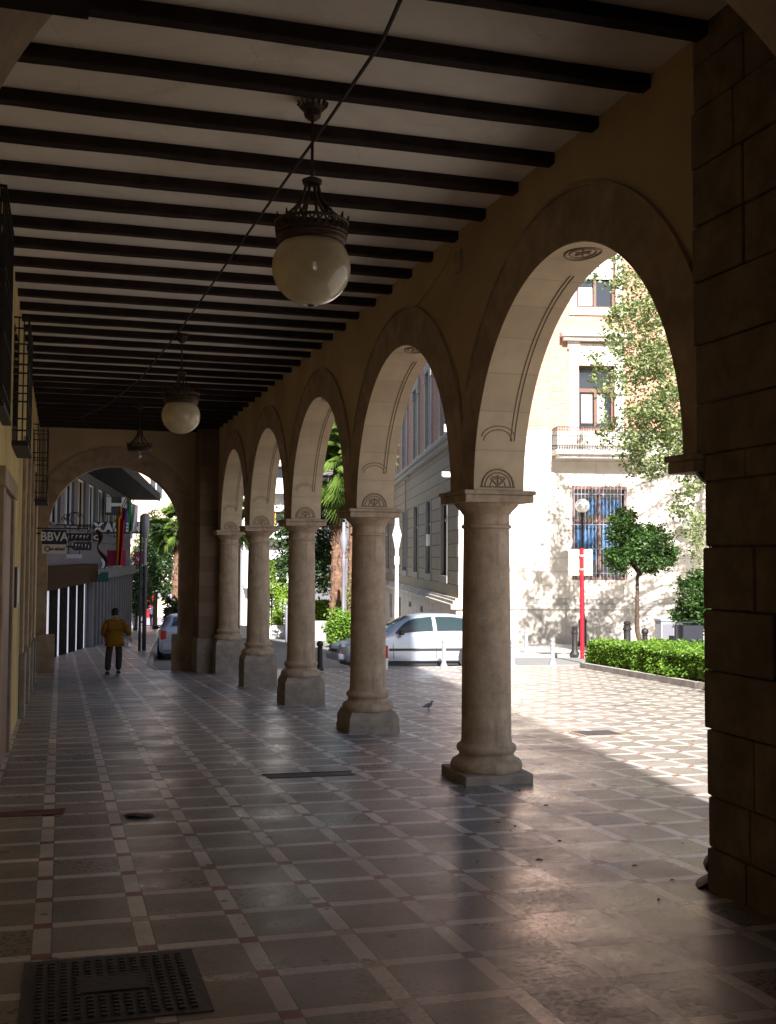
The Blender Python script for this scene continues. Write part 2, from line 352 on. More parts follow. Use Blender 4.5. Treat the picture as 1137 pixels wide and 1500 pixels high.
def wall_holes(mb,axis,u0,u1,z0,z1,pos,thick,holes,mi=0):
    """wall in plane axis ('x': spans x at y=pos..pos+thick; 'y': spans y at x=pos..pos+thick), holes=(ua,ub,za,zb)"""
    us=sorted({u0,u1,*[h[0] for h in holes],*[h[1] for h in holes]}); zs=sorted({z0,z1,*[h[2] for h in holes],*[h[3] for h in holes]})
    us=[q for q in us if u0<=q<=u1]; zs=[q for q in zs if z0<=q<=z1]
    P=(lambda u,d,z:(u,pos+d,z)) if axis=='x' else (lambda u,d,z:(pos+d,u,z))
    inh=lambda u,z: any(h[0]<u<h[1] and h[2]<z<h[3] for h in holes)
    for i in range(len(us)-1):
        for j in range(len(zs)-1):
            a,b,c,d=us[i],us[i+1],zs[j],zs[j+1]
            if inh((a+b)/2,(c+d)/2): continue
            for t in (0,thick): mb.add([P(a,t,c),P(b,t,c),P(b,t,d),P(a,t,d)],[(0,1,2,3)],mi)
    for h in holes:
        a,b,c,d=h
        mb.add([P(a,0,c),P(b,0,c),P(b,0,d),P(a,0,d),P(a,thick,c),P(b,thick,c),P(b,thick,d),P(a,thick,d)],[(0,1,5,4),(1,2,6,5),(2,3,7,6),(3,0,4,7)],mi)
    mb.add([P(u0,0,z0),P(u1,0,z0),P(u1,0,z1),P(u0,0,z1),P(u0,thick,z0),P(u1,thick,z0),P(u1,thick,z1),P(u0,thick,z1)],[(0,1,5,4),(1,2,6,5),(2,3,7,6),(3,0,4,7)],mi)
    return mb
# ------------------------------------------------------------------ the setting: ground
def sheet(name,xs,ys,off,matl):
    mb=MB(); vs=[(x,y,G(x,y)+off) for y in ys for x in xs]; nx=len(xs)
    mb.add(vs,[(j*nx+i,j*nx+i+1,(j+1)*nx+i+1,(j+1)*nx+i) for j in range(len(ys)-1) for i in range(nx-1)])
    return tag(mb.build(name,matl),kind='structure')
sheet('ground',[-400,-12,50,500],[-200,-8,85,900],-.12,M['asphalt'])
def slab(name,poly,off,th,matl):
    mb=MB(); mb.prism(poly,lambda x,y:G(x,y)+off-th,lambda x,y:G(x,y)+off); return tag(mb.build(name,matl),kind='structure')
slab('plaza_pavement',[(-2,-7.9),(40,-7.9),(40,27.2),(-2,27.2)],0,.2,M['tile'])
HX=lambda y:-.28+.145*(y-33.8)                 # line of the shop row
slab('street_pavement',[(-2.5,27.2),(2.25,27.2),(2.25,30),(3.2,40),(7.6,84),(-2.5,84)],.0,.2,M['tile'])
slab('far_pavement',[(12.5,34.5),(40,28.3),(40,45),(18,50),(24,80),(22,80),(15.2,45)],-.01,.2,M['concrete'])
mb=MB(); mb.prism([(2.25,27.23),(40,27.23),(40,27.36),(2.25,27.36)],lambda x,y:G(x,y)-.2,lambda x,y:G(x,y)+.004); tag(mb.build('kerb',M['kerb']),kind='structure')
mb=MB(); mb.prism([(2.27,27.4),(2.39,27.4),(2.39,30),(3.34,40),(7.75,84),(7.62,84),(3.22,40),(2.27,30)],lambda x,y:G(x,y)-.2,lambda x,y:G(x,y)+.004); tag(mb.build('street_kerb',M['kerb']),kind='structure')
mb=MB()
for k in range(6):
    x=8+ k*2.2; mb.prism([(x,36.2),(x+1.4,36.2),(x+1.4,36.35),(x,36.35)],lambda a,b:G(a,b)-.13,lambda a,b:G(a,b)-.114)
# ------------------------------------------------------------------ the arcade
A,T,S,Y1,ZI,RI,RO=3.604,.446,4.0713,9.5095,.6144,1.741,2.123
ZB,ZC=3.043,3.128; BL=-.544; XC=A+T/2; YE=26.05; Y0=3.6
arc=empty('arcade_building',(0,0,0),label='old building standing on an arcade of round stone arches with a dark beamed ceiling',cat='building')
# arch centres
centres=[Y1+(n-.5)*S for n in range(5)]
mb=MB(); ys=[5.3]
for yc in centres:
    ys+=[yc+RI*math.sin(R(t)) for t in range(-90,91,3)]
ys+=[YE+.05]; ys=sorted(set(round(y,5) for y in ys))
def lowz(y):
    for yc in centres:
        if abs(y-yc)<RI: return ZI+math.sqrt(max(RI*RI-(y-yc)**2,0))
    return ZI
n=len(ys)
for x in (A,A+T):
    mb.add([(x,y,lowz(y)) for y in ys]+[(x,y,ZC+.3) for y in ys],[(i,i+1,n+i+1,n+i) for i in range(n-1)])
mb.add([(A,y,lowz(y)+.0) for y in ys]+[(A+T,y,lowz(y)) for y in ys],[(i,i+1,n+i+1,n+i) for i in range(n-1)])
mb.build('arcade_wall',M['ochre'],arc)
def ringband(mb,ri,ro,x0,x1,a0=0,a1=180,n=60,mi=0,yc=0,zc=0,axis='x'):
    vs=[]
    for k in range(n+1):
        t=R(a0+(a1-a0)*k/n); c,s=math.cos(t),math.sin(t)
        for (rr,xx) in ((ri,x0),(ro,x0),(ro,x1),(ri,x1)):
            p=(xx,yc+rr*c,zc+rr*s) if axis=='x' else (yc+rr*c,xx,zc+rr*s); vs.append(p)
    fs=[]
    for k in range(n):
        for j in range(4):
            a=4*k+j; b=4*k+(j+1)%4; fs.append((a,b,b+4,a+4))
    fs+=[(0,1,2,3),(4*n,4*n+3,4*n+2,4*n+1)]
    mb.add(vs,fs,mi)
for i,yc in enumerate(centres):
    lim=math.degrees(math.acos(min(1,(S/2-.004)/RO)))  # the bands of two arches meet over the column
    b=MB(); ringband(b,RI+.001,RO,A-.022,A-.0008,lim,180-lim)
    # lower wedge of the band where neighbouring arches meet
    for sgn in (1,-1):
        pl=[]
        for k in range(9):
            t=R(lim*k/8); pl.append((sgn*min(RO*math.cos(t),S/2-.004),RO*math.sin(t)))
        inner=[(sgn*(RI+.001)*math.cos(R(lim*k/8)),(RI+.001)*math.sin(R(lim*k/8))) for k in range(8,-1,-1)]
        b.prism(pl+inner,A-.022,A-.0008,0,'x')
    ar=b.build('archivolt',M['stone'],arc,loc=(0,yc,ZI))
    b=MB(); ringband(b,RO,RO+.028,A-.036,A-.001,lim+2,178-lim); b.build('moulding',M['stone'],ar)
    b=MB(); ringband(b,RI-.014,RI-.0015,A-.0225,A+T+.02,0,180,90); so_=b.build('arch_soffit',M['soffit'],arc,loc=(0,yc,ZI))
    # incised lines, lunettes and a rosette on the soffit
    b=MB(); rr=RI-.016
    def sp(x,ang,off=0): return (x,(rr-off)*math.cos(ang),(rr-off)*math.sin(ang))
    for sg in (0,1):
        for xx in (A+T*.70,A+T*.78):
            a0,a1=15,78
            b.tube([sp(xx,R(180-a) if sg==0 else R(a)) for a in range(a0,a1,3)],.0055,5)
        fl=(lambda a: PI-a) if sg==0 else (lambda a:a)
        for kk in (0,1):
            hh=.115*(1 if kk==0 else 1.2)
            b.tube([sp(A+T*.42+math.cos(t)*T*(.31+.05*kk),fl((.26+ .0*kk+ .06*math.sin(t)+.02*kk)),0) for t in [PI*q/12 for q in range(13)]],.005,5)
    # lunette carved near each springing
        for rad,th in ((.155,.009),(.125,.006),(.075,.006)):
            b.tube([sp(A+T*.47+rad*math.cos(t),fl((.035+rad*math.sin(t))/rr)) for t in [PI*q/16 for q in range(17)]],th,6)
        b.tube([sp(A+T*.47-.17,fl(.03/rr)),sp(A+T*.47+.17,fl(.03/rr))],.007,6)
        for q in (-.5,.0,.5):
            b.tube([sp(A+T*.47,fl(.04/rr)),sp(A+T*.47+.1*math.sin(q*1.6),fl((.04+.1*math.cos(q*1.6))/rr))],.009,5)
        b.tube([sp(A+T*.47-.06,fl(.12/rr)),sp(A+T*.47+.06,fl(.12/rr))],.006,5)
    for rx,th in ((.13,.009),(.095,.007)):
        b.tube([sp(A+T*.45+rx*math.cos(t),PI/2+1.35*rx*math.sin(t)/rr) for t in [2*PI*q/24 for q in range(25)]],th,6,cap=False)
    for q in range(6):
        t=PI*q/3; b.tube([sp(A+T*.45+.01*math.cos(t),PI/2+.01*math.sin(t)),sp(A+T*.45+.06*math.cos(t),PI/2+.08*math.sin(t)/rr)],.010,5)
    b.build('carving',M['groove'],so_,smooth=True)
ZP=-1.955
def column(yc,half=None,first=False):
    c=empty('column',(XC,yc,0)); c.parent=arc
    g=G(XC,yc)-.03
    a0,a1=(0,2*PI) if half is None else half
    prof=[(.318,ZP+.0),(.33,ZP+.02),(.333,ZP+.05),(.318,ZP+.085),(.285,ZP+.105),(.262,ZP+.12),(.252,ZP+.145),(.258,ZP+.16),(.272,ZP+.175),(.28,ZP+.20),(.270,ZP+.225),(.245,ZP+.24),(.236,ZP+.26),(.233,ZP+.30)]
    b=MB().lathe(prof,n=40,a0=a0,a1=a1); b.build('base',M['stoneC'],c,True)
    sh=[(.232,ZP+.30)]+[(.231-.018*(k/10)**1.6,ZP+.30+(.27-ZP-.30)*k/10) for k in range(1,11)]
    b=MB().lathe(sh,n=40,a0=a0,a1=a1); o=b.build('shaft',M['stoneC'],c,True)
    cp=[(.215,.268),(.232,.275),(.236,.288),(.232,.30),(.216,.308),(.214,.36),(.216,.40),(.232,.412),(.237,.425),(.250,.44),(.275,.462),(.295,.485),(.302,.502)]
    b=MB().lathe(cp,n=40,a0=a0,a1=a1); ca=b.build('capital',M['stoneC'],c,True)
    q=.062 if first else -1
    b=MB(); b.box((-.335,max(q,-.335),.503),(.335,.335,.572),bev=.008); b.box((-.352,max(q,-.352),.5735),(.352,.352,ZI-.002),bev=.01); b.build('impost_slab',M['stoneC'],ca)
    hpl=ZP-g
    b=MB()
    if hpl<.25: b.box((-.33,-.33,g),(.33,.33,ZP-.001),bev=.018)
    else:
        zz=max(ZP-.2,g+.12)
        b.box((-.335,-.335,g),(.335,.335,zz),bev=.014)
        k0,k1=.325,.285
        vs=[(-k0,-k0,zz+.001),(k0,-k0,zz+.001),(k0,k0,zz+.001),(-k0,k0,zz+.001),(-k0,-k0,ZP-.09),(k0,-k0,ZP-.09),(k0,k0,ZP-.09),(-k0,k0,ZP-.09),(-k1,-k1,ZP-.001),(k1,-k1,ZP-.001),(k1,k1,ZP-.001),(-k1,k1,ZP-.001)]
        fs=[(8,9,10,11)]
        for L in (0,4):
            for q in range(4): fs.append((L+q,L+(q+1)%4,L+4+(q+1)%4,L+4+q))
        b.add(vs,fs)
    b.build('plinth',M['stoneP'],c)
    return c
for n_ in range(4): column(Y1+n_*S)
column(Y1+4*S); column(Y1-S,half=(.25,PI-.25),first=True)
# pier blocks at both ends of the row
b=MB(); rr=random.Random(12); z=G(3.6,5)-.1
b.box((A-.02,3.39,z),(A+T+.09,5.46,ZC+.3))
while z<ZC:
    hh=rr.uniform(.27,.38); z2=min(z+hh,ZC+.2); y=3.381; ye=5.50 if z<.5 else 5.575
    if z<.5 and z2>.6: z2=.6
    while y<ye-.05:
        L=rr.uniform(.42,.75); y2=y+L
        if y2>ye-.3: y2=ye
        b.box((A-.05+rr.uniform(-.012,.010),y+.004,z+.004),(A+T+.1+rr.uniform(-.01,.01),y2-.004+(rr.uniform(-.012,.012) if y2==ye else 0),z2-.004),bev=.014); y=y2
    z=z2
b.build('stone_pier',M['pier'],arc)
b=MB(); b.box((3.17,26.08,G(3.2,26)-.2),(A+T+.1,28.0,ZC+.3)); b.build('stone_pier',[M['stoneB']],arc)
b=MB(); b.box((3.12,25.98,G(3.2,26)-.2),(A+T+.13,26.079,-1.95),bev=.02); b.box((3.11,26.079,G(3.2,26)-.2),(3.1695,27.1,-1.95)); b.build('pier_plinth',M['stoneP'],arc)
# transverse arches: near one over the entrance, far one at the end
def cross_arch(y0,y1,xa,xb,cx,cz,r,ring,jamb=None,nm='cross_arch_wall'):
    b=MB(); xs=[xa]+[cx+r*math.sin(R(t)) for t in range(-90,91,4)]+[xb]; xs=sorted(set(xs)); n=len(xs)
    lz=lambda x: cz+math.sqrt(max(r*r-(x-cx)**2,0)) if abs(x-cx)<=r else cz
    for y in (y0,y1): b.add([(x,y,lz(x)) for x in xs]+[(x,y,ZC+.3) for x in xs],[(i,i+1,n+i+1,n+i) for i in range(n-1)])
    b.add([(x,y0,lz(x)) for x in xs]+[(x,y1,lz(x)) for x in xs],[(i,i+1,n+i+1,n+i) for i in range(n-1)])
    for (p,q) in ((xa,cx-r),(cx+r,xb)): 
        if q-p>.01: b.box((p,y0,G((p+q)/2,y0)-.1),(q,y1,cz-.001))
    b.build(nm,M['ochre'],arc)
    b=MB(); ringband(b,r+.001,r+ring,y0-.025,y0-.001,0,180,60,0,0,0,'y'); ringband(b,r-.012,r-.001,y0-.026,y1+.02,0,180,60,0,0,0,'y')
    o=b.build('archivolt',M['stone'],arc,loc=(cx,0,cz))
    b=MB(); ringband(b,r+ring,r+ring+.03,y0-.04,y0-.001,0,180,60,0,0,0,'y'); b.build('moulding',M['stone'],o)
    for sg,x in ((-1,cx-r),(1,cx+r)):
        b=MB(); g=G(x,y0)
        xi,xo=(x-.34,x+.001) if sg<0 else (x-.001,x+.34)
        b.box((xi,y0-.024,g-.1),(xo,y1+.01,cz-.13))
        p=.2 if y0>20 else .09; b.box((xi-(p if sg>0 else 0),y0-.11,g-.1),(xo+(p if sg<0 else 0),y0-.0245,g+.9),bev=.02)
        b.box((xi-(.05 if sg>0 else 0),y0-.07,cz-.129),(xo+(.05 if sg<0 else 0),y1+.05,cz-.002),bev=.01)
        b.build('jamb',M['stone'],arc)
cross_arch(27.2,27.75,BL-.1,3.17,1.265,.63,1.575,.42)
cross_arch(2.93,3.38,BL-.4,A+T+.1,1.327,.678,1.703,.40)
# left wall and its trims
b=MB(); b.box((BL-.4,3.38,G(0,28)-.2),(BL,27.2,ZC+.3)); b.build('side_wall',M['ochreL'],arc)
def ltrim(y0,y1,z0,z1,p,nm='pilaster',m_='stone',bev=.01): 
    b=MB(); b.box((BL+.001,y0,z0),(BL+p,y1,z1),bev=bev); return b.build(nm,M[m_],arc)
for y in (10.3,12.55): ltrim(y,y+.36,G(0,y)-.1,.62,.045,'door_surround')
ltrim(10.2,13.0,.621,.80,.06,'door_lintel')
b=MB(); b.box((BL+.001,10.661,G(0,11)-.1),(BL+.012,12.549,.6205)); b.build('door',M['frame'],arc)
for y in (16.2,18.6,21.0,23.1): 
    ltrim(y,y+.5,G(0,y)+.9,1.7,.05); ltrim(y-.04,y+.56,G(0,y)-.1,G(0,y)+.899,.085,'pilaster_base','stoneP')
for y in (16.7,21.5):
    b=MB(); b.box((BL+.001,y+.02,G(0,y)-.1),(BL+.01,y+1.55,1.0)); b.build('shop_window',M['glass'],arc)
for (y0,y1,z0,z1,pr) in ((9.2,10.6,1.25,3.0,.07),(12.5,14.1,1.25,2.62,.165),(21.2,22.9,1.05,2.45,.27)):
    b=MB(); x0,x1=BL+.002,BL+pr
    for z in (z0,z0+.12,z0+(z1-z0)*.32,z0+(z1-z0)*.55,z0+(z1-z0)*.62,z1-.12,z1):
        b.box((x0,y0,z-.009),(x1,y0+.018,z+.009)); b.box((x1-.018,y0,z-.009),(x1,y1,z+.009)); b.box((x0,y1-.018,z-.009),(x1,y1,z+.009))
    k=int((y1-y0)/.11)
    for i in range(k+1): y=y0+(y1-y0)*i/k; b.box((x1-.014,y-.007,z0),(x1,y+.007,z1))
    for i in range(1,3): x=x0+(x1-x0)*i/3; b.box((x-.007,y0,z0),(x+.007,y0+.014,z1)); b.box((x-.007,y1-.014,z0),(x+.007,y1,z1))
    b.box((x0,y0,z0-.05),(x1+.01,y1,z0-.01))
    b.build('window_grille',M['iron'],arc)
    b=MB(); b.box((BL+.001,y0+.15,z0),(BL+.008,y1-.15,z1-.05)); b.build('window_pane',M['glass'],arc)
# ceiling, beams
b=MB(); b.box((BL-.35,3.38,ZC),(A+.05,27.3,ZC+.06)); b.build('ceiling',mat('stained_ceiling_plaster',ceilb,.95,.1),arc)
k=-4; 
while True:
    y=7.66+.7136*k; k+=1
    if y>27.1: break
    rnd=random.Random(k+50); 
    bw=.122+rnd.uniform(-.012,.012); b=MB(); y+=rnd.uniform(-.03,.03)*(0 if k<8 else 1)
    zb=ZB+rnd.uniform(-.006,.006)
    n=26; vs=[]
    xs=[BL+.002+(A-.004-BL)*i/n for i in range(n+1)]
    for i,x in enumerate(xs):
        wz=noise.noise(Vector((x*1.4,y*3,0)))*.007+noise.noise(Vector((x*6,y*3,5)))*.002
        wy=noise.noise(Vector((x*.8,y*3,9)))*.010
        ch=0
        vs+=[(x,y-bw+wy,ZC-.001),(x,y-bw+wy,zb+.012+wz),(x,y-bw+.012+wy,zb+wz),(x,y-.012+wy,zb+wz),(x,y+wy,zb+.012+wz),(x,y+wy,ZC-.001)]
    fs=[]
    for i in range(n):
        for j in range(5): a=6*i+j; fs.append((a,a+1,a+7,a+6))
    fs+=[(0,1,2,3,4,5),tuple(6*n+q for q in range(5,-1,-1))]
    b.add(vs,fs); b.build('ceiling_beam',M['wood'],arc)
# storeys above and the wing behind the photographer
b=MB(); b.prism([(-13,-7),(2.2,-7),(4.16,3.02),(4.16,28.05),(-13,28.05)],ZC+.31,20); b.build('upper_storeys',M['ochre'],arc)
b=MB(); b.prism([(2.0,-7),(2.2,-7),(4.13,2.929),(3.03,2.929)],-2.4,ZC+.31)
b.box((-1.2,-7,-2.4),(-.35,-6.8,ZC+.31)); b.box((1.85,-7,-2.4),(1.999,-6.8,ZC+.31)); b.box((-.349,-7,2.3),(1.849,-6.8,ZC+.31)); b.box((-1.4,-7,-2.4),(BL,2.929,ZC+.31)); b.build('rear_wall',M['ochre'],arc)  # unseen; slant keeps the plaza shadow edge, back opening added to let light in
b=MB(); b.box((-13,28.0-.4,-4),(BL-.41,28.0,ZC+.3)); b.build('end_wall',M['ochre'],arc)
# ------------------------------------------------------------------ hanging lamps
def lamp(x,y,label,globe_on=True):
    t=empty('hanging_lamp',(x,y,ZC),label=label,cat='lamp',group='globe lamps hanging from the beamed ceiling')
    b=MB(); b.lathe([(.03,-.14),(.055,-.12),(.062,-.08),(.085,-.05)],n=24)
    for k in range(14):
        a=2*PI*k/14; c,s=math.cos(a),math.sin(a)
        b.add([(.066*c-.018*s,.066*s+.018*c,-.075),(.066*c+.018*s,.066*s-.018*c,-.075),(.10*c,.10*s,-.012),(.112*c-.01*s,.112*s+.01*c,-.03)],[(0,1,2),(0,2,3)])
    b.build('ceiling_rose',M['bronze'],t)
    b=MB(); b.tube([(0,0,-.12),(0,0,-.60)],.011,8); b.sphere((0,0,-.50),.02,6); b.lathe([(.02,-.6),(.065,-.585),(.07,-.56),(.03,-.54)],n=16); b.build('rod',M['bronze'],t)
    b=MB()
    for k in range(8):
        a=2*PI*k/8+.2; pts=[]
        for q in range(8):
            f=q/7; r=.045+.16*f**2.2; pts.append((r*math.cos(a),r*math.sin(a),-.57-.27*f))
        b.tube(pts,[.012-.002*abs(math.sin(q*1.5)) for q in range(8)],6)
    b.build('arm',M['bronze'],t)
    b=MB(); n=72   # pierced crown: two rims with a lattice between
    for zz,rr in ((-.955,.232),(-.86,.245),(-.93,.236)):
        b.tube([(rr*math.cos(2*PI*k/36),rr*math.sin(2*PI*k/36),zz) for k in range(37)],.011,6,cap=False)
    b.lathe([(.222,-1.0),(.236,-.985),(.240,-.95),(.232,-.92)],n=40)
    for k in range(30):
        a=2*PI*k/30; a2=a+2*PI/30; a3=a-2*PI/30
        for (p,q) in ((a,a2),(a,a3)):
            b.tube([(.238*math.cos(p),.238*math.sin(p),-.945),(.244*math.cos((p+q)/2),.244*math.sin((p+q)/2),-.90),(.246*math.cos(q),.246*math.sin(q),-.855)],.007,5)
        if k%2==0: b.tube([(.245*math.cos(a),.245*math.sin(a),-.86),(.255*math.cos(a),.255*math.sin(a),-.815)],[.014,.004],5)
    b.build('crown_ring',M['bronze'],t)
    if globe_on:
        b=MB(); b.sphere((0,0,-1.165),.268,20,sz=.96); b.build('globe',M['globe'],t,True)
        b=MB(); b.lathe([(.02,-1.43),(.024,-1.424),(.02,-1.418)],n=12); b.build('finial',M['bronze'],t)
    else:
        b=MB(); b.tube([(0,0,-.9),(0,0,-1.04)],.02,8); b.sphere((0,0,-1.09),.042,8,sz=1.25); b.build('bulb',M['bulb'],t,True)
        b=MB(); b.lathe([(.24,-.96),(.2,-.94),(.01,-.93)],n=30); b.build('reflector',M['bronze'],t)
lamp(1.60,7.15,'large globe lamp in a pierced bronze crown, nearest and largest of the hanging lamps')
lamp(1.575,15.3,'smaller looking globe lamp further down the arcade, second of the hanging lamps')
lamp(1.50,22.6,'hanging lamp without its globe, only crown and bare bulb, before the end arch',False)
# cable strung along the ceiling
b=MB(); pa,pb=at(592,-12,4.6),None
pts=[at(592,-12,4.75),at(560,60,5.3),at(475,185,7.0),at(380,318,9.2),at(262,486,14.5),at(205,556,18.5),at(155,595,22),at(118,606,24.5)]
pts=[(p.x,p.y,min(p.z,ZB-.03)) for p in pts]; b.tube(pts,.012,6); tag(b.build('cable',M['cable'],smooth=True),'long black cable strung diagonally below the ceiling beams','cable')
b=MB(); pts=[(A-.015,y,z) for (y,z) in ((9.9,3.03),(9.93,2.92),(10.1,2.86),(10.8,2.7),(11.5,2.62),(12.5,2.60),(13.4,2.68))]; b.tube(pts,.008,6); tag(b.build('wall_cable',M['ochreL'],smooth=True),'thin pale cable sagging along the plaster between first and second arch','cable')
b=MB(); b.box((A-.03,9.55,2.72),(A-.002,9.72,2.92),bev=.006); tag(b.build('junction_box',M['stone']),'small brown junction box high on the plaster beside the first arch','box')
# teal shop sign top left
t=empty('projecting_sign',(0,2.6,0),label='teal sign box with dark frame jutting from the wall at top left',cat='sign')
b=MB(); b.box((BL,-.05,1.305),(.0,.05,1.8)); b.build('panel',M['teal'],t)
b=MB(); b.box((BL,-.06,1.292),(.04,.06,1.3045)); b.box((.001,-.06,1.3050),(.04,.06,1.83)); b.box((BL,-.06,1.801),(.0,.06,1.83)); b.build('frame',M['wood'],t)
t=empty('wall_plaque',(BL,13.9,0),label='dark framed plaque fixed to the yellow left wall at head height',cat='plaque')
b=MB(); b.box((.002,-.3,-.62),(.05,.3,-.14),bev=.006); b.build('frame',M['darkmetal'],t)
b=MB(); b.box((.0505,-.26,-.58),(.054,.26,-.18)); b.build('face',M['greymetal'],t)
# ------------------------------------------------------------------ things on the floor
def onfloor(name,x,y,label,cat,rz=0):
    o=empty(name,(x,y,G(x,y)),rz,label=label,cat=cat); o.rotation_euler=(math.atan(-GS),math.atan(GX),rz); return o
t=onfloor('manhole_cover',.245,4.83,'dark ribbed iron manhole cover set in the tiled floor at bottom left','manhole cover')
b=MB(); b.box((-.37,-.44,-.01),(.37,.36,.006)); b.build('frame',M['grate'],t)
b=MB()
for i in range(13):
    x=-.30+.05*i
    for j in range(17):
        y=-.38+.042*j; 
        if abs(i-6)<3 and 5<j<11: continue
        b.box((x-.013,y-.012,.0062),(x+.013,y+.012,.014),bev=.003)
b.box((-.15,-.12,.0062),(.15,.10,.012)); b.build('stud_plate',M['grate'],t)
t=onfloor('floor_hatch',2.3,10.15,'dark recessed slab hatch in the arcade floor left of the nearest column','floor hatch')
b=MB(); b.box((-.42,-.1,.0015),(.42,.12,.005)); b.build('slab',M['paper'],t); b=MB(); b.box((-.44,.121,.002),(.44,.14,.009)); b.build('lip',M['grate'],t)
t=onfloor('drain_cover',6.55,12.5,'small grey drain cover lying in the sunny plaza paving','drain cover')
b=MB(); b.box((-.3,-.25,.002),(.3,.25,.008)); b.build('frame',M['stone'],t); b=MB(); [b.box((-.26,-.2+.08*i,.0085),(.26,-.16+.08*i,.014)) for i in range(6)]; b.build('bars',M['grate'],t)
b=MB(); rr=random.Random(3)
vs=[(0,0,.05)]+[((.10+rr.uniform(-.03,.04))*math.cos(a*PI/6),(.065+rr.uniform(-.02,.02))*math.sin(a*PI/6),rr.uniform(.008,.045)) for a in range(12)]
b.add(vs,[(0,1+i,1+(i+1)%12) for i in range(12)]); vs2=[(v[0]*1.15+.02,v[1]*1.1,v[2]*.25+.004) for v in vs]; b.add(vs2,[(0,1+i,1+(i+1)%12) for i in range(12)])
o=b.build('crumpled_litter',M['paper'],loc=(.585,8.5,G(.58,8.5))); o.scale=(1,1,.6); tag(o,'dark crumpled scrap of litter lying on the arcade tiles','litter')
b=MB(); b.add([(-.28,-.1,.006),(.25,-.12,.006),(.27,.09,.012),(-.05,.12,.006),(-.3,.1,.007),(-.28,-.1,.002),(.25,-.12,.002),(.27,.09,.002),(-.05,.12,.002),(-.3,.1,.002)],[(0,1,2,3,4),(5,9,8,7,6),(0,5,6,1),(1,6,7,2),(2,7,8,3),(3,8,9,4),(4,9,5,0)])
o=b.build('cardboard_sheet',M['cardboard'],loc=(-.2,8.85,G(-.2,8.85))); o.rotation_euler=(-.043,0,0); tag(o,'flat reddish piece of cardboard on the floor by the left wall','cardboard')
# pigeon
pg=onfloor('pigeon',5.48,16.0,'small grey pigeon walking on the tiles between the columns','pigeon')
pg.rotation_euler=(0,0,PI*.02); pg.scale=(.6,.6,.6)
b=MB(); b.tube([(-.17,0,.09),(-.1,0,.10),(-.04,0,.115),(.03,0,.13),(.075,0,.155),(.09,0,.19),(.095,0,.215),(.115,0,.222),(.145,0,.214)],[.012,.03,.052,.058,.04,.024,.027,.02,.004],10)
for s in (-1,1): b.tube([(0,.02*s,.08),(.0,.02*s,.04),(.005,.022*s,.0)],.006,5); b.tube([(-.01,.022*s,.004),(.03,.024*s,.004)],.005,5)
b.build('body',M['pigeon'],pg,True)
# fallen leaves and crumbs
rr=random.Random(11); lst=[(gnd(u,v)) for (u,v) in ((760,1158),(730,1205),(755,1210),(748,1217),(820,1232),(800,1180),(965,1318),(985,1290),(700,1262),(930,1268),(470,1040),(455,1112),(790,1260),(640,1105),(1000,1235),(870,1150),(680,1130),(340,1120))]
for i,p in enumerate(lst):
    b=MB(); a=rr.uniform(0,6); L=rr.uniform(.012,.026); wv=L*rr.uniform(.35,.6)
    ca,sa=math.cos(a),math.sin(a); q=[(-L,0,.003),(0,-wv,.006),(L,0,.003),(0,wv,.008)]
    b.add([(x*ca-y*sa,x*sa+y*ca,z) for x,y,z in q]+[(x*ca-y*sa,x*sa+y*ca,z-.0025) for x,y,z in q],[(0,1,2,3),(7,6,5,4),(0,4,5,1),(1,5,6,2),(2,6,7,3),(3,7,4,0)])
    o=b.build('fallen_leaf',M['cardboard'],loc=(p.x,p.y,G(p.x,p.y))); tag(o,'tiny dry brown leaf lying on the tiled arcade floor','leaf','dry leaves scattered on the tiled floor')

# ------------------------------------------------------------------ the stone and brick building across the plaza
TH=-math.atan2(.21,.978)
CB=Vector((16.38,43.87,0))
fb=empty('corner_building',CB,TH,label='corner building of pale stone with salmon brick above, iron balcony and barred window',cat='building')
def L2W(s,d,z=0): return (CB.x+s*math.cos(TH)-d*math.sin(TH),CB.y+s*math.sin(TH)+d*math.cos(TH),z)
ZG=-5.6
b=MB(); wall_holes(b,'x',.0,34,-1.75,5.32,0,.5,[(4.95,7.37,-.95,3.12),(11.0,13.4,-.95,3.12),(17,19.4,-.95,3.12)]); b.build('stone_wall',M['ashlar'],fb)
b=MB(); b.box((-.0,-.10,ZG),(34,.5,-2.22)); b.build('base_course',M['base_st'],fb)
b=MB(); b.box((-.06,-.16,-2.218),(34,.5,-1.98),bev=.03); b.box((-.03,-.08,-1.978),(34,.5,-1.752)); b.build('base_moulding',M['base_st'],fb)
bays=[6.05,12.2,18.3,24.4]
holes=[]
for bx in bays: holes+=[(bx-.8,bx+.8,5.6,8.4),(bx-.88,bx+.88,10.95,13.6)]
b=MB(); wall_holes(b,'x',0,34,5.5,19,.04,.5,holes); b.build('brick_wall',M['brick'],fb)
b=MB(); b.box((-.02,-.03,5.321),(34,.5,5.499)); b.build('string_course',M['trimst'],fb)
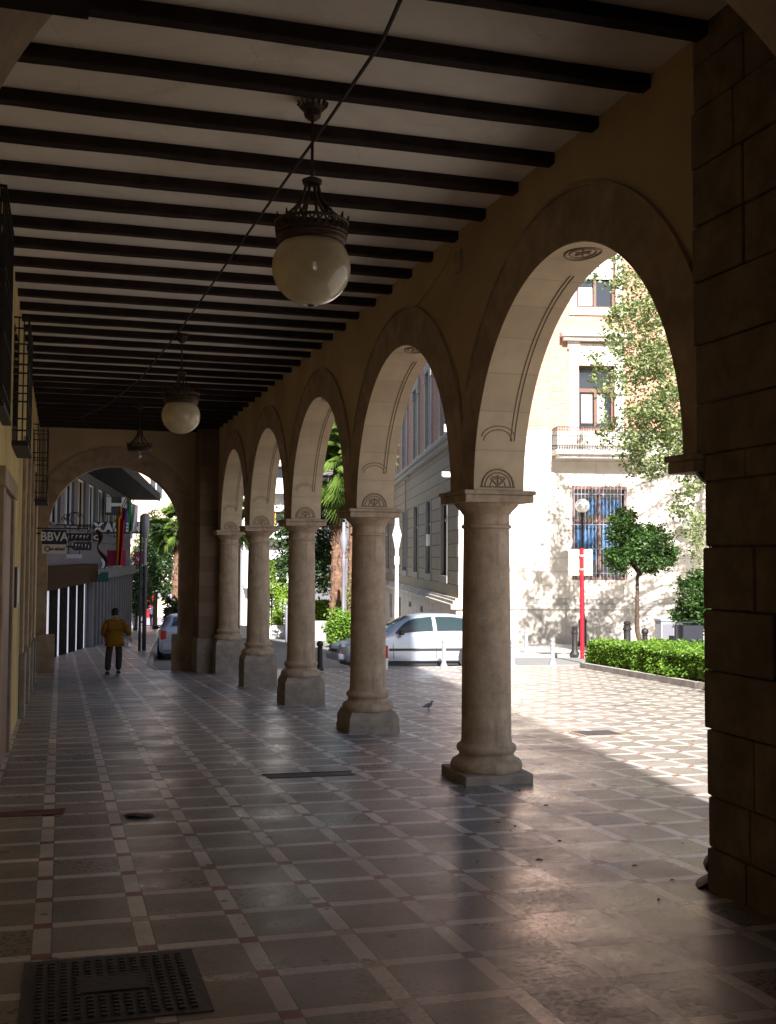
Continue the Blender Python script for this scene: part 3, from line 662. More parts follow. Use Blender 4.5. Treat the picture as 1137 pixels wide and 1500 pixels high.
def bay(cx,full=True):
    # ground floor barred window
    z0,z1=-.95,3.12; x0,x1=cx-1.1-.0,cx+1.32
    w=empty('barred_window',(cx+.11,0,0)); w.parent=fb
    b=MB(); hw=1.205
    b.box((-hw,.02,z0),(-hw+.12,.2,z1)); b.box((hw-.12,.02,z0),(hw,.2,z1)); b.box((-hw+.121,.02,z1-.14),(hw-.121,.2,z1)); b.box((-hw+.121,.02,z0),(hw-.121,.2,z0+.12)); b.box((-.07,.05,z0+.121),(.07,.2,z1-.141)); b.box((-hw+.121,.06,1.55),(-.071,.2,1.67)); b.box((.071,.06,1.55),(hw-.121,.2,1.67)); b.build('frame',M['frame'],w)
    b=MB(); b.box((-hw+.12,.24,z0+.1),(hw-.12,.26,z1-.1)); b.build('pane',M['glass'],w)
    b=MB()
    for (xa,xb,za,zb) in ((-1.0,-.42,-.3,1.5),(-.4,-.1,-.1,1.5),(.15,.55,.2,1.5),(.6,1.05,-.4,1.5),(-.5,-.12,1.9,2.6),(.1,.5,1.9,2.6),(.6,.95,1.95,2.6)): b.box((xa,.225,za),(xb,.236,zb))
    b.build('curtain',M['blue'],w)
    b=MB()
    for k in range(15): x=-1.12+.16*k; b.box((x-.016,-.03,z0-.0),(x+.016,.002,z1+.02))
    for z in (z0+.3,z0+1.35,z0+2.4,z1-.35): b.box((-hw,-.012,z-.02),(hw,.01,z+.02))
    b.build('bars',M['greymetal'],w)
for bx in bays[:3]: bay(bx)
def upper(bx):
    w=empty('balcony_door',(bx,0,0)); w.parent=fb
    b=MB(); 
    for s in (-1,1): b.box((s*.80-.0 if s>0 else -.80-.42,-.05,5.501),(s*.80+.42 if s>0 else -.80,.12,9.45)) ; b.box((s*1.01-.27,-.09,9.1),(s*1.01+.27,.1,9.449))
    b.box((-.799,-.03,8.401),(.799,.12,9.35)); b.build('surround',M['trimst'],w)
    b=MB(); b.box((-1.62,-.42,9.62),(1.62,.06,9.80),bev=.02); b.box((-1.5,-.30,9.452),(1.5,.05,9.618)); b.box((-1.55,-.36,9.802),(1.55,.05,9.88)); b.build('hood',M['trimst'],w)
    b=MB()
    for x in (-.79,.70): b.box((x,.2,4.9),(x+.09,.3,8.39))
    b.box((-.699,.2,7.25),(.699,.3,7.42)); b.box((-.06,.19,4.9),(.06,.3,7.249)); b.box((-.699,.2,8.3),(.699,.3,8.39)); b.box((-.62,.22,4.9),(-.07,.3,5.75)); b.box((.07,.22,4.9),(.62,.3,5.75)); b.build('frame',M['frame'],w)
    b=MB(); b.box((-.7,.31,4.9),(.7,.33,8.3)); b.build('pane',M['glass'],w)
    b=MB(); b.box((-.60,.299,5.9),(-.1,.306,7.2)); b.box((.1,.299,5.9),(.45,.306,7.2)); b.build('blind',M['trimG'],w)
    # balcony
    k=empty('balcony',(bx,0,0)); k.parent=fb
    b=MB(); b.box((-2.0,-.95,4.42),(2.0,-.001,4.62),bev=.03); b.box((-1.85,-.8,4.28),(1.85,-.001,4.419)); b.build('slab',M['trimst'],k)
    b=MB(); b.box((-1.97,-.93,5.56),(1.97,-.89,5.60)); b.box((-1.97,-.93,4.68),(1.97,-.90,4.71)); b.box((-1.97,-.93,5.44),(1.97,-.90,5.46))
    for s in (-1.97,1.93): b.box((s,-.93,5.56),(s+.04,-.02,5.60)); b.box((s,-.93,4.68),(s+.03,-.02,4.71))
    for q in range(37): x=-1.96+q*3.92/36; b.box((x-.011,-.925,4.62),(x+.011,-.903,5.57))
    for q in range(8): y=-.9+.125*q; b.box((-1.965,y,4.62),(-1.945,y+.02,5.57)); b.box((1.945,y,4.62),(1.965,y+.02,5.57))
    b.build('railing',M['darkmetal'],k)
    # second floor window
    w=empty('upper_window',(bx,0,0)); w.parent=fb
    b=MB(); b.box((-1.2,-.04,10.62),(1.2,.1,10.949),bev=.02)
    for s in (-1,1): b.box((.881 if s>0 else -1.15,-.02,10.951),(1.15 if s>0 else -.881,.1,13.9))
    b.box((-.88,-.02,13.601),(.88,.1,13.9)); b.build('surround',M['trimst'],w)
    b=MB(); b.box((-.88,.18,10.96),(-.76,.28,13.59)); b.box((.76,.18,10.96),(.88,.28,13.59)); b.box((-.06,.18,10.96),(.06,.28,12.25)); b.box((-.759,.18,10.96),(-.061,.28,11.05)); b.box((.061,.18,10.96),(.759,.28,11.05)); b.build('frame',M['frame'],w)
    b=MB(); b.box((-.76,.29,10.96),(.76,.31,13.59)); b.build('pane',M['glass'],w)
    b=MB(); b.box((-.7,.27,11.1),(-.1,.289,11.9)); b.build('curtain',M['white'],w)
    b=MB(); b.box((-.78,.12,12.25),(.78,.17,13.3)); [b.box((-.78,.1,12.28+.07*i),(.78,.119,12.33+.07*i)) for i in range(14)]; b.build('blind',M['blind'],w)
for bx in bays: upper(bx)
# side elevation, along the side street (local x = 0 plane facing -x)
sl_=[(3.6,5.6),(9.9,11.9),(16.1,18.2),(22.6,25.2),(29.5,32),(36,38.5)]
hl=[(a,c,-.85,2.95) for a,c in sl_]; bl=[(a+.1,c-.5,-4.4 if i>2 else -3.0,-2.67) for i,(a,c) in enumerate(((3.6,5.6),(12.4,14.2),(18.6,20.7),(25.2,28),(32,34.8)))]
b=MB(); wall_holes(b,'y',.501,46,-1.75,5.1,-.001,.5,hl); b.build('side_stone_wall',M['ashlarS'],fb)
b=MB(); wall_holes(b,'y',-.09,46,ZG-.5,-2.22,-.12,.5,bl); b.build('side_base_course',M['base_st'],fb)
b=MB(); b.box((-.36,-.2,-2.218),(.3,46,-2.0),bev=.03); b.box((-.26,-.14,-1.998),(.3,46,-1.86)); b.box((-.14,-.06,-1.858),(.3,46,-1.751)); b.build('side_base_moulding',M['base_st'],fb)
b=MB(); b.box((-.22,.0,5.101),(.3,46,5.35),bev=.03); b.box((-.34,-.05,5.351),(.3,46,5.58),bev=.03); b.build('side_cornice',M['trimG'],fb)
hu=[(a-.2,c+.2,6.0,10.6) for a,c in sl_]
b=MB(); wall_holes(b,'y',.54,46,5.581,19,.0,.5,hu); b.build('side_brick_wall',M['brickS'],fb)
for i,(a,c) in enumerate(sl_):
    w=empty('side_window',(0,(a+c)/2,0)); w.parent=fb; h=(c-a)/2
    b=MB(); b.box((-.06,h-.001,-.85),(.1,h+.28,3.0)); b.box((-.06,-h-.28,-.85),(.1,-h+.001,3.0)); b.box((-.09,-h-.35,-1.2),(.1,h+.35,-.851),bev=.02); b.build('surround',M['trimG'],w)
    b=MB(); b.box((.18,-h,-.85),(.26,h,2.95)); b.build('pane',M['glass'],w)
    b=MB(); b.box((.10,-h,-.85),(.179,-h+.12,2.95)); b.box((.10,h-.12,-.85),(.179,h,2.95)); b.box((.10,-.05,-.85),(.179,.05,2.95)); b.box((.1,-h,1.7),(.178,h,1.82)); b.build('frame',M['darkmetal'],w)
    w=empty('side_upper_window',(0,(a+c)/2,0)); w.parent=fb
    b=MB(); 
    for s in (-1,1): b.box((-.10,s*(h+.35)-.32,5.7),(.12,s*(h+.35)+.32,9.4),bev=.015); b.box((-.16,s*(h+.35)-.4,9.4),(.12,s*(h+.35)+.4,9.9),bev=.03)
    b.box((-.12,-h-.6,9.901),(.12,h+.6,10.4)); b.box((-.03,-.16,5.7),(.12,.16,9.9))
    b.build('surround',M['trimG'],w)
    b=MB(); b.box((.2,-h-.2,6.0),(.26,h+.2,10.6)); b.build('pane',M['glass'],w)
for i,(y0,y1,z0,z1) in enumerate(bl):
    b=MB(); b.box((.15,y0,z0),(.2,y1,z1)); b.build('basement_window',M['glass'],fb)
b=MB(); b.box((.5,.55,ZG-.5),(33.9,45.9,18.9)); b.box((-.5,-.4,19.0),(34.4,46,19.5)); b.build('roof',M['trimG'],fb)
# security camera and little box on the corner
t=empty('security_camera',L2W(-.02,1.0,3.62),TH,label='white security camera on a bracket near the corner of the stone building',cat='camera')
b=MB(); b.tube([(0,0,0),(-.3,-.05,-.05)],.03,8); b.box((-.04,-.1,-.1),(.0,.1,.1)); b.build('bracket',M['white'],t)
b=MB(); b.box((-.72,-.30,-.12),(-.28,-.04,.1),bev=.02); b.box((-.82,-.34,.1005),(-.24,-.0,.13)); b.tube([(-.72,-.17,-.01),(-.80,-.17,-.01)],.08,12); b.build('housing',M['white'],t); t.scale=(.75,.75,.9)
t=empty('wall_light',L2W(-.03,2.4,5.9),TH,label='small white floodlight standing on the stone cornice of the side wall',cat='light')
b=MB(); b.box((-.3,-.1,-.22),(-.15,.1,.12),bev=.01); b.box((-.15,-.03,-.3),(.0,.03,-.22)); b.build('housing',M['white'],t)
t=empty('meter_box',L2W(-.03,10.2,.9),TH,label='small pale box fixed on the side wall between tall windows',cat='box')
b=MB(); b.box((-.16,-.25,-.3),(.0,.25,.3),bev=.02); b.box((-.17,-.2,-.25),(-.161,.2,.0)); b.build('cover',M['white'],t)
b=MB(); b.tube([L2W(-.16,22,2.6),L2W(-.16,22,-.6)],.05,8); b.tube([L2W(-.16,22,2.6),L2W(-.16,22,4.9),L2W(-.16,20.5,5.0)],.05,8); tag(b.build('drain_pipe',M['trimG'],smooth=True),'thin grey drain pipe running down the shaded side wall','pipe')
# ------------------------------------------------------------------ foliage
def leaves(mb,pts,size,rr,aspect=.5,up_b=.3):
    """one folded leaf (2 triangles pairs) per point"""
    vs=mb.v; fs=mb.f; ms=mb.m
    for p in pts:
        L=size*rr.uniform(.6,1.3); W=L*aspect
        a=rr.uniform(0,2*PI); e=rr.gauss(-.1,.5); d=Vector((math.cos(a)*math.cos(e),math.sin(a)*math.cos(e),math.sin(e)))
        q=Vector((rr.gauss(0,1),rr.gauss(0,1),rr.gauss(0,1)+up_b)); s=d.cross(q)
        if s.length<1e-3: continue
        s.normalize(); n=s.cross(d)*W*.25; k=len(vs)
        b=Vector(p); vs+= [tuple(b),tuple(b+d*L*.5+s*W*.5+n),tuple(b+d*L),tuple(b+d*L*.5-s*W*.5+n)]
        fs+=[(k,k+1,k+2),(k,k+2,k+3)]; ms+=[0,0]
def fastbuild(mb,name,matl,parent,loc=(0,0,0)):
    me=bpy.data.meshes.new(name); me.from_pydata(mb.v,[],mb.f); me.materials.append(matl)
    o=bpy.data.objects.new(name,me); COL.objects.link(o); o.parent=parent; o.location=loc; return o
def blob(c,r,n,rr,shell=.55,clump=26,cr=.28):
    """points gathered in clumps over the outer part of an ellipsoid"""
    out=[]; 
    for _ in range(clump):
        while True:
            d=Vector((rr.gauss(0,1),rr.gauss(0,1),rr.gauss(0,1)))
            if d.length>.01: break
        d.normalize(); f=rr.uniform(shell,1.0)
        k=Vector((c[0]+d.x*r[0]*f,c[1]+d.y*r[1]*f,c[2]+d.z*r[2]*f)); q=cr*rr.uniform(.7,1.3)
        for _ in range(n//clump):
            out.append((k.x+rr.gauss(0,q*.5),k.y+rr.gauss(0,q*.5),k.z+rr.gauss(0,q*.42)))
    return out
def round_tree(x,y,zc,r,hz,label,seed,n=12000,group='clipped orange trees in the plaza garden'):
    rr=random.Random(seed); g=G(x,y); t=empty('orange_tree',(x,y,g),label=label,cat='tree',group=group)
    b=MB(); z=zc-g
    b.tube([(0,0,-.1),(.03,0,.35),(-.09,.0,.8),(-.06,.02,z-hz*.9),(.10,.0,z-hz*.35)],[.10,.08,.085,.06,.05],9)
    for k in range(7):
        a=2*PI*k/7+rr.uniform(-.3,.3); b.tube([(.04,0,z-hz*.8),(r*.35*math.cos(a),r*.35*math.sin(a),z-hz*.3),(r*.75*math.cos(a),r*.75*math.sin(a),z+hz*rr.uniform(-.2,.5))],[.045,.03,.012],6)
    b.build('trunk',M['bark'],t,True)
    mb=MB(); pts=[]
    for (dx,dy,dz,rx,rz,k) in ((-.30,0,.30,.66,.78,28),(.38,.1,-.05,.72,.58,26),(-.5,-.1,-.32,.52,.42,16),(.78,0,-.34,.42,.36,12),(-.38,.1,.88,.34,.34,8),(.1,-.5,-.2,.6,.5,14),(.1,.5,-.1,.6,.55,14),(.35,0,.48,.34,.3,8),(-.05,0,0,.5,.5,10)):
        pts+=blob((dx*r,dy*r,z+dz*hz),(rx*r,rx*r,rz*hz),int(n*k/115),rr,.45,k,.24)
    leaves(mb,pts,.135,rr,.55); fastbuild(mb,'crown',M['leafO'],t)
    return t
p=at(936,804,33); round_tree(p.x,33,p.z,1.22,1.12,'round dark green tree standing behind the hedge under the barred window',5)
p=at(1040,890,31.5); round_tree(p.x,31.5,p.z,1.3,1.0,'low dark round tree at the right, half hidden by the stone pier',6)
round_tree(11.9,14.2,.55,1.05,.8,'round tree in the garden nearest the arcade, hidden by the pier',8,5000)
# tall plane tree at the right
def tall_tree():
    rr=random.Random(21); bx,by=25.2,32.5; g=G(bx,by)
    t=empty('plane_tree',(0,0,0),label='tall tree with loose silvery green foliage hanging before the brick facade',cat='tree')
    b=MB(); b.tube([(bx,by,g-.1),(bx-.1,by,g+3),(bx-.3,by+.1,2.5),(bx-.4,by+.2,6),(bx-.2,by,10),(bx,by,13)],[.28,.22,.19,.15,.1,.04],10)
    cl=[]
    uv=[(905,378,6),(920,398,8),(935,415,10),(950,440,12),(905,425,5),(880,400,4),(925,455,12),(905,470,8),(938,475,14),(962,470,14),(915,500,10),(892,508,7),(945,505,14),(972,505,14),(880,520,5),(928,530,14),(905,545,9),(955,540,16),(985,545,16),(935,565,14),(970,575,18),(905,575,7),(995,580,16),(950,600,18),(980,610,20),(925,605,12),(905,620,8),(1000,625,18),(965,640,20),(890,640,5),(930,645,14),(945,665,12),(985,655,18),(925,680,7),(945,690,8),(960,678,10),(1010,660,14),(1010,720,8),(1000,745,6),(1020,700,10),(1020,760,8),(1012,600,16),(915,445,8),(880,560,3),(965,520,12),(940,620,12),(1030,560,20),(1030,640,20),(1045,500,20),(1060,580,20),(1080,640,14),(1100,500,20),(1140,560,20),(1180,450,20),(1060,420,20),(1000,400,16),(985,350,16),(950,340,16),(1040,340,20),(1120,360,20),(1020,785,6),(1026,815,8)]
    mb=MB()
    for (u,v,k) in uv:
        for q in range(max(1,int(k*.7))):
            Y=rr.uniform(29.5,34.5); c=at(u+rr.gauss(0,9),v+rr.gauss(0,9),Y); cl.append(c)
            pts=[(c.x+rr.gauss(0,.16),c.y+rr.gauss(0,.16),c.z+rr.gauss(0,.15)) for _ in range(34)]
            leaves(mb,pts,.15,rr,.62)
    # upper and right part of the crown, outside the picture
    pts=blob((26,32,8.5),(3.4,3.2,5),9000,rr,.3,260,.5); pts=[p_ for p_ in pts if (p_[0]-23.2)>(0)]; leaves(mb,pts,.14,rr,.6)
    fastbuild(mb,'crown',M['leafT'],t)
    rr.shuffle(cl)
    for c in cl[:46]:
        hz=min(12,max(2.5,c.z+1.0+rr.uniform(-.5,1.6))); s=Vector((bx-.3,by+.1,hz)); m_=(s+c)/2+Vector((0,0,.35+rr.uniform(-.1,.3))); 
        b.tube([s,s.lerp(m_,.5)+Vector((0,0,.15)),m_,m_.lerp(c,.6),c],[.045,.035,.024,.014,.006],5)
    b.build('trunk',M['bark'],t,True)
tall_tree()
def unseen_tree(x,y,z,r,label,seed):  # trees of the garden beyond the pier, whose dappled shade lies on the wall
    rr=random.Random(seed); t=empty('plane_tree',(x,y,0),label=label,cat='tree'); g=G(x,y)
    b=MB(); b.tube([(0,0,g-.1),(.1,0,g+2.5),(0,.1,z-1),(0,0,z+1)],[.2,.16,.12,.05],8)
    for k in range(9): a=k*.7; b.tube([(0,.05,z-1.2),(r*.7*math.cos(a),r*.7*math.sin(a),z+rr.uniform(-1,1))],[.06,.02],5)
    b.build('trunk',M['bark'],t,True)
    mb=MB(); leaves(mb,blob((0,0,z),(r,r,r*1.0),5200,rr,.1,75,.42),.17,rr,.6); fastbuild(mb,'crown',M['leafT'],t)
# ------------------------------------------------------------------ hedge
def hedge(name,poly,h,label,cat,seed,n,matl,leaf=.06,off=.0):
    rr=random.Random(seed); x0=min(p[0] for p in poly); y0=min(p[1] for p in poly)
    t=empty(name,(poly[0][0],poly[0][1],0),label=label,cat=cat); ox,oy=poly[0]
    cxm=sum(p[0] for p in poly)/len(poly); cym=sum(p[1] for p in poly)/len(poly)
    inn=[((p[0]-cxm)*.97+cxm-ox,(p[1]-cym)*.97+cym-oy) for p in poly]
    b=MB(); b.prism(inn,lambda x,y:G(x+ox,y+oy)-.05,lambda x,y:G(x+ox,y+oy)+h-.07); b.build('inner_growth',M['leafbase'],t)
    pts=[]; N=len(poly)
    lens=[math.hypot(poly[(i+1)%N][0]-poly[i][0],poly[(i+1)%N][1]-poly[i][1]) for i in range(N)]; tot=sum(lens)
    for i in range(N):
        a,c=poly[i],poly[(i+1)%N]
        for _ in range(int(n*lens[i]/tot)):
            f=rr.random(); z=rr.random()**.8; x=a[0]+(c[0]-a[0])*f; y=a[1]+(c[1]-a[1])*f
            w=noise.noise(Vector((x*2,y*2,z*2)))*.15+rr.gauss(0,.045)
            dx,dy=x-cxm,y-cym; l=math.hypot(dx,dy); pts.append((x+dx/l*w-ox,y+dy/l*w-oy,G(x,y)+.03+z*h*1.0))
    # top
    def inside(x,y):
        c=False
        for i in range(N):
            x1,y1=poly[i]; x2,y2=poly[(i+1)%N]
            if (y1>y)!=(y2>y) and x<(x2-x1)*(y-y1)/(y2-y1)+x1: c=not c
        return c
    x1=max(p[0] for p in poly); y1=max(p[1] for p in poly); k=0
    while k<n*.55:
        x=rr.uniform(x0,x1); y=rr.uniform(y0,y1)
        if inside(x,y): pts.append((x-ox,y-oy,G(x,y)+h+noise.noise(Vector((x*1.7,y*1.7,0)))*.17+rr.gauss(0,.04)-.04)); k+=1
    mb=MB(); leaves(mb,pts,leaf,rr,.6,.8); fastbuild(mb,'foliage',matl,t); return t
hedge('hedge',[(13.35,26.0),(12.25,18.9),(12.0,15.2),(14.0,15.2),(14.2,18.5),(15.2,25.7)],.66,'bright green clipped hedge with low stone edging beside the sunny plaza','hedge',31,42000,M['leafH'],.085)
hedge('hedge',[(15.35,25.9),(14.6,19.6),(22.0,19.0),(22.5,26.0)],.66,'darker ivy ground cover filling the bed behind the bright hedge','hedge',32,9000,M['leafO'],.11)
b=MB()
def edging(a,c,wd=.14,h=.13):
    a=Vector((*a,0)); c=Vector((*c,0)); d=(c-a); L=d.length; d.normalize(); n=Vector((-d.y,d.x,0))*wd/2; k=max(1,int(L/.9))
    for i in range(k):
        p=a+d*(L*i/k+.006); q=a+d*(L*(i+1)/k-.006); b.prism([(p-n)[:2],(q-n)[:2],(q+n)[:2],(p+n)[:2]],lambda x,y:G(x,y)-.05,lambda x,y:G(x,y)+h)
edging((13.22,26.12),(12.08,18.9)); edging((12.08,18.9),(11.82,15.0)); edging((13.22,26.12),(22.4,26.3))
tag(b.build('garden_edging',M['kerb']),'low kerb stones edging the planted garden bed','edging')
# ------------------------------------------------------------------ street furniture
def bollard(x,y,h,r,matl,label,kind='ring'):
    t=empty('bollard',(x,y,G(x,y)),label=label,cat='bollard',group='bollards along the street and plaza')
    if kind=='ring':
        b=MB(); b.lathe([(r*1.9,0),(r*1.7,.05),(r*1.15,.12),(r,.16),(r,h*.74)],n=20); b.lathe([(r*1.25,h*.74),(r*1.3,h*.77),(r*1.25,h*.8)],n=20); b.lathe([(r,h*.801),(r,h*.88)],n=20); b.build('post',matl,t,True)
        b=MB(); b.lathe([(r*.6,h*.881),(r*1.0,h*.9),(r*1.1,h*.95),(r*.7,h*.99),(.002,h)],n=20); b.build('knob',matl,t,True)
    elif kind=='ball':
        b=MB(); b.lathe([(r*1.4,0),(r*1.3,.06),(r*.9,.09),(r*.8,h*.74),(r*1.05,h*.76),(r*.6,h*.8)],n=18); b.build('post',matl,t,True)
        b=MB(); b.sphere((0,0,h*.88),r*1.15,9); b.build('ball',matl,t,True)
    elif kind=='marker':
        b=MB(); b.tube([(0,0,0),(0,0,h*.47)],r,12); b.build('white_half',M['white'],t,True)
        b=MB(); b.tube([(0,0,h*.471),(0,0,h)],r*1.02,12); b.build('red_half',M['redpaint'],t,True)
    return t
bollard(9.62,26.85,.74,.055,M['galv'],'grey metal bollard standing before the door of the silver car')
bollard(7.9,26.35,.60,.05,None,'slim post with white foot and red top by the front wheel of the silver car','marker')
bollard(6.18,26.3,.74,.075,M['iron'],'black bollard with ball top between the second and third columns','ball')
bollard(13.07,27.6,.72,.06,M['galv'],'grey metal bollard in the sun, nearest to the red pole on its left side')
bollard(11.4,26.5,.72,.06,M['galv'],'grey metal bollard in the sun just right of the nearest column')
bollard(15.7,35.3,.78,.07,M['galv'],'far grey bollard before the foot of the stone wall, left of the red pole')
p=at(842,950,33.5); bollard(p.x,33.5,.95,.09,M['iron'],'black bollard standing left of the red pole near the lamp foot')
p=at(945,950,31); bollard(p.x,31,.92,.1,M['iron'],'black ball topped bollard behind the hedge right of the round tree','ball')
p=at(921,950,31.2); bollard(p.x-.05,31.2,1.15,.11,M['iron'],'dark stump like bollard at the foot of the round tree')
t=empty('utility_box',(at(974,930,32).x,32,G(20,32)),label='grey utility cabinet behind the hedge between the two round trees',cat='cabinet')
b=MB(); b.box((-.25,-.2,0),(.25,.2,1.15),bev=.02); b.box((-.28,-.23,1.151),(.28,.23,1.22),bev=.01); b.build('cabinet',M['galv'],t); b=MB(); b.box((-.2,-.212,.2),(.2,-.2005,1.05)); b.build('door',M['greymetal'],t)
t=empty('litter_bin',(at(1008,930,31).x,31,G(20,31)),label='dark litter bin on posts behind the hedge at the right',cat='bin')
b=MB(); b.prism([(-.36,-.3),(.36,-.3),(.32,.3),(-.32,.3)],.35,1.02); b.build('bucket',M['darkmetal'],t)
b=MB(); [b.tube([(s*.42,0,0),(s*.42,0,1.1)],.045,10) for s in (-1,1)]; b.build('post',M['darkmetal'],t); b=MB(); b.tube([(-.42,0,1.1),(.42,0,1.1)],.03,8); b.build('rail',M['darkmetal'],t)
# red pole with sign seen from behind
rp=gnd(853,965)
t=empty('sign_post',(rp.x,rp.y,G(rp.x,rp.y)),-.1,label='red pole carrying a square cream road sign seen from behind',cat='sign')
hp=(at(853,803,rp.y).z-G(rp.x,rp.y))
b=MB(); b.tube([(0,0,0),(0,0,hp)],.065,14); b.build('pole',M['redpaint'],t,True)
zs=at(853,824,rp.y).z-G(rp.x,rp.y)
b=MB(); b.box((-.40,.07,zs-.40),(.38,.10,zs+.40),bev=.013)
b.build('sign_board',M['signback'],t)
b=MB(); [b.box((-.28,.048,zs+q-.018),(.24,.0695,zs+q+.018)) for q in (-.21,.21)]; [b.tube([(0,0,zs+q-.03),(0,0,zs+q+.03)],.08,14) for q in (-.21,.21)]; b.build('clamp',M['galv'],t)
# globe street lamps
def globe_lamp(x,y,zg,label,r=.29):
    g=G(x,y); t=empty('street_lamp',(x,y,g),label=label,cat='street lamp',group='globe street lamps in the plaza'); h=zg-g-r
    b=MB(); b.lathe([(.22,0),(.22,.12),(.16,.2),(.15,.9),(.19,1.0),(.12,1.1),(.085,1.3),(.07,2.2),(.09,2.25),(.06,2.35),(.045,h-.2),(.09,h-.15),(.10,h-.04),(.13,h)],n=20); b.build('post',M['iron'],t,True)
    b=MB(); b.sphere((0,0,zg-g),r,14); b.build('globe',M['globeW'],t,True)
gl=at(853,741,40.2); globe_lamp(gl.x,40.2,gl.z,'globe street lamp on a black post in front of the barred window')
gl=at(1005,766,41.25); t=empty('wall_lamp',gl,TH,label='white globe wall lamp on a short arm at the right of the barred window',cat='lamp')
b=MB(); b.sphere((0,0,0),.29,14); b.build('globe',M['globeW'],t,True)
b=MB(); b.tube([(0,.0,-.28),(0,.15,-.42),(0,.62,-.42)],.035,8); b.lathe([(.13,-.30),(.10,-.25)],n=16); b.build('arm',M['iron'],t)
def pole_lamp(x,y,h,label,r,matl,grp=None,seed=0):
    t=empty('street_lamp',(x,y,G(x,y)),label=label,cat='street lamp')
    b=MB(); b.lathe([(r*1.6,0),(r*1.5,.1),(r*1.05,.15),(r,h*.62),(r*1.4,h*.63),(r*1.4,h*.69),(r*1.0,h*.695),(r*.9,h*.74)],n=14); b.build('pole',matl,t,True)
    b=MB(); b.lathe([(r*1.0,h*.741),(r*2.6,h*.86),(r*1.2,h*.93),(r*1.0,h)],n=14); b.build('head',matl,t,True); return t
p=at(581,900,42); pole_lamp(p.x,42,at(581,757,42).z-G(p.x,42),'slim white street lamp before the shaded side wall of the corner building',.075,M['white'])
p=at(503,900,44); pole_lamp(p.x,44,at(503,765,44).z-G(p.x,44),'grey street lamp standing between the two palm trunks',.07,M['greymetal'])
# tall lamp beyond the end arch
x,y=2.79,39.2; h=at(208,752,y).z-G(x,y)
t=empty('street_lamp',(x,y,G(x,y)),label='tall dark street lamp of twin posts on the pavement beyond the end arch',cat='street lamp')
b=MB(); b.tube([(-.09,0,0),(-.09,0,h*.98)],.05,12); b.build('post',M['darkmetal'],t,True); b=MB(); b.tube([(.07,0,0),(.07,0,h*.62)],.075,12); b.build('post',M['darkmetal'],t,True)
b=MB(); b.tube([(.05,0,h*.621),(.05,0,h*.82)],.07,12); b.lathe([(.07,h*.82),(.15,h*.86),(.16,h*.98),(.09,h*1.0)],c=(.05,0,0),n=16); b.build('lantern',M['greymetal'],t,True)
b=MB(); [b.box((-.10,-.02,h*q),(.08,.02,h*q+.05)) for q in (.2,.45,.6)]; b.build('brace',M['darkmetal'],t)
x,y=at(189,940,43).x,43; bollard(x,y,.62,.07,M['galv'],'short grey post on the pavement right of the man in the ochre jacket')
# ------------------------------------------------------------------ palms and planting in the side street
def palm(x,y,zc,rt_,label,seed,nf=46,fl=1.7,trunk_r=.27,grp=None):
    rr=random.Random(seed); g=G(x,y); t=empty('palm_tree',(x,y,g),label=label,cat='palm',group=grp)
    h=zc-g; b=MB(); n=26; pts=[]; rs=[]
    for i in range(n):
        f=i/(n-1); pts.append((.10*math.sin(f*2),.05*f,h*f)); rs.append(trunk_r*(1.15-.3*f)*(1+.13*(i%2))+.0)
    b.tube(pts,rs,12)
    for k in range(int(h*16)):
        z=rr.uniform(.2,h); a=rr.uniform(0,2*PI); r0=trunk_r*(1.1-.25*z/h); b.tube([(.06+r0*math.cos(a),r0*math.sin(a),z),(.06+(r0+.09)*math.cos(a),(r0+.09)*math.sin(a),z+.14)],[.05,.015],5)
    b.build('trunk',M['palmbark'],t)
    mb=MB()
    for k in range(nf):
        a=rr.uniform(0,2*PI); el=rr.uniform(-1.05,1.35); L=rt_*rr.uniform(.6,.85)
        d=Vector((math.cos(a)*math.cos(el),math.sin(a)*math.cos(el),math.sin(el)))
        p0=Vector((.09,.05,h)); p1=p0+d*L*.55+Vector((0,0,.05)); p2=p0+d*L+Vector((0,0,-.12*L))
        s=d.cross(Vector((0,0,1))).normalized(); 
        for q in (-1,1):
            kk=len(mb.v); mb.add([p0+s*.015*q,p1+s*.02*q,p2,p1-Vector((0,0,.03))],[(0,1,3),(1,2,3)])
        # fan
        nr=rr.randint(26,32); up_=s.cross(d).normalized(); R0=fl*rr.uniform(.42,.62)
        for i in range(nr):
            ph=-1.95+3.9*i/(nr-1); rd=(d*math.cos(ph)+s*math.sin(ph)); LL=R0*(.75+.3*math.cos(ph*.8)); 
            sd=rd.cross(up_).normalized()*.019; droop=Vector((0,0,-.22*LL-.06)); rl=rr.uniform(.9,1.05)
            a0=p2; a1=p2+rd*LL*.5*rl+up_*.05; a2=p2+rd*LL*rl+droop+Vector((rr.gauss(0,.02),rr.gauss(0,.02),0))
            mb.add([a0,a1+sd,a2,a1-sd],[(0,1,2),(0,2,3)])
    fastbuild(mb,'crown',M['leafP'],t); return t
p=at(492,880,48); palm(p.x,48,at(500,690,48).z,2.1,'fan palm with rough brown trunk seen between second and third columns',41,70,1.9,.27)
p=at(516,880,46.5); palm(p.x,46.5,at(520,660,46.5).z,1.7,'second fan palm partly behind the second column, trunk climbed by ivy',42,70,1.5,.25)
p=at(252,880,62); palm(p.x+.25,62,at(252,768,62).z,1.5,'fan palm beyond the parked car seen through the end arch',43,60,1.25,.28)
p=at(330,880,52); palm(p.x,52,at(345,740,52).z,2.0,'fan palm glimpsed behind the farthest columns',44,50,2.0,.25)
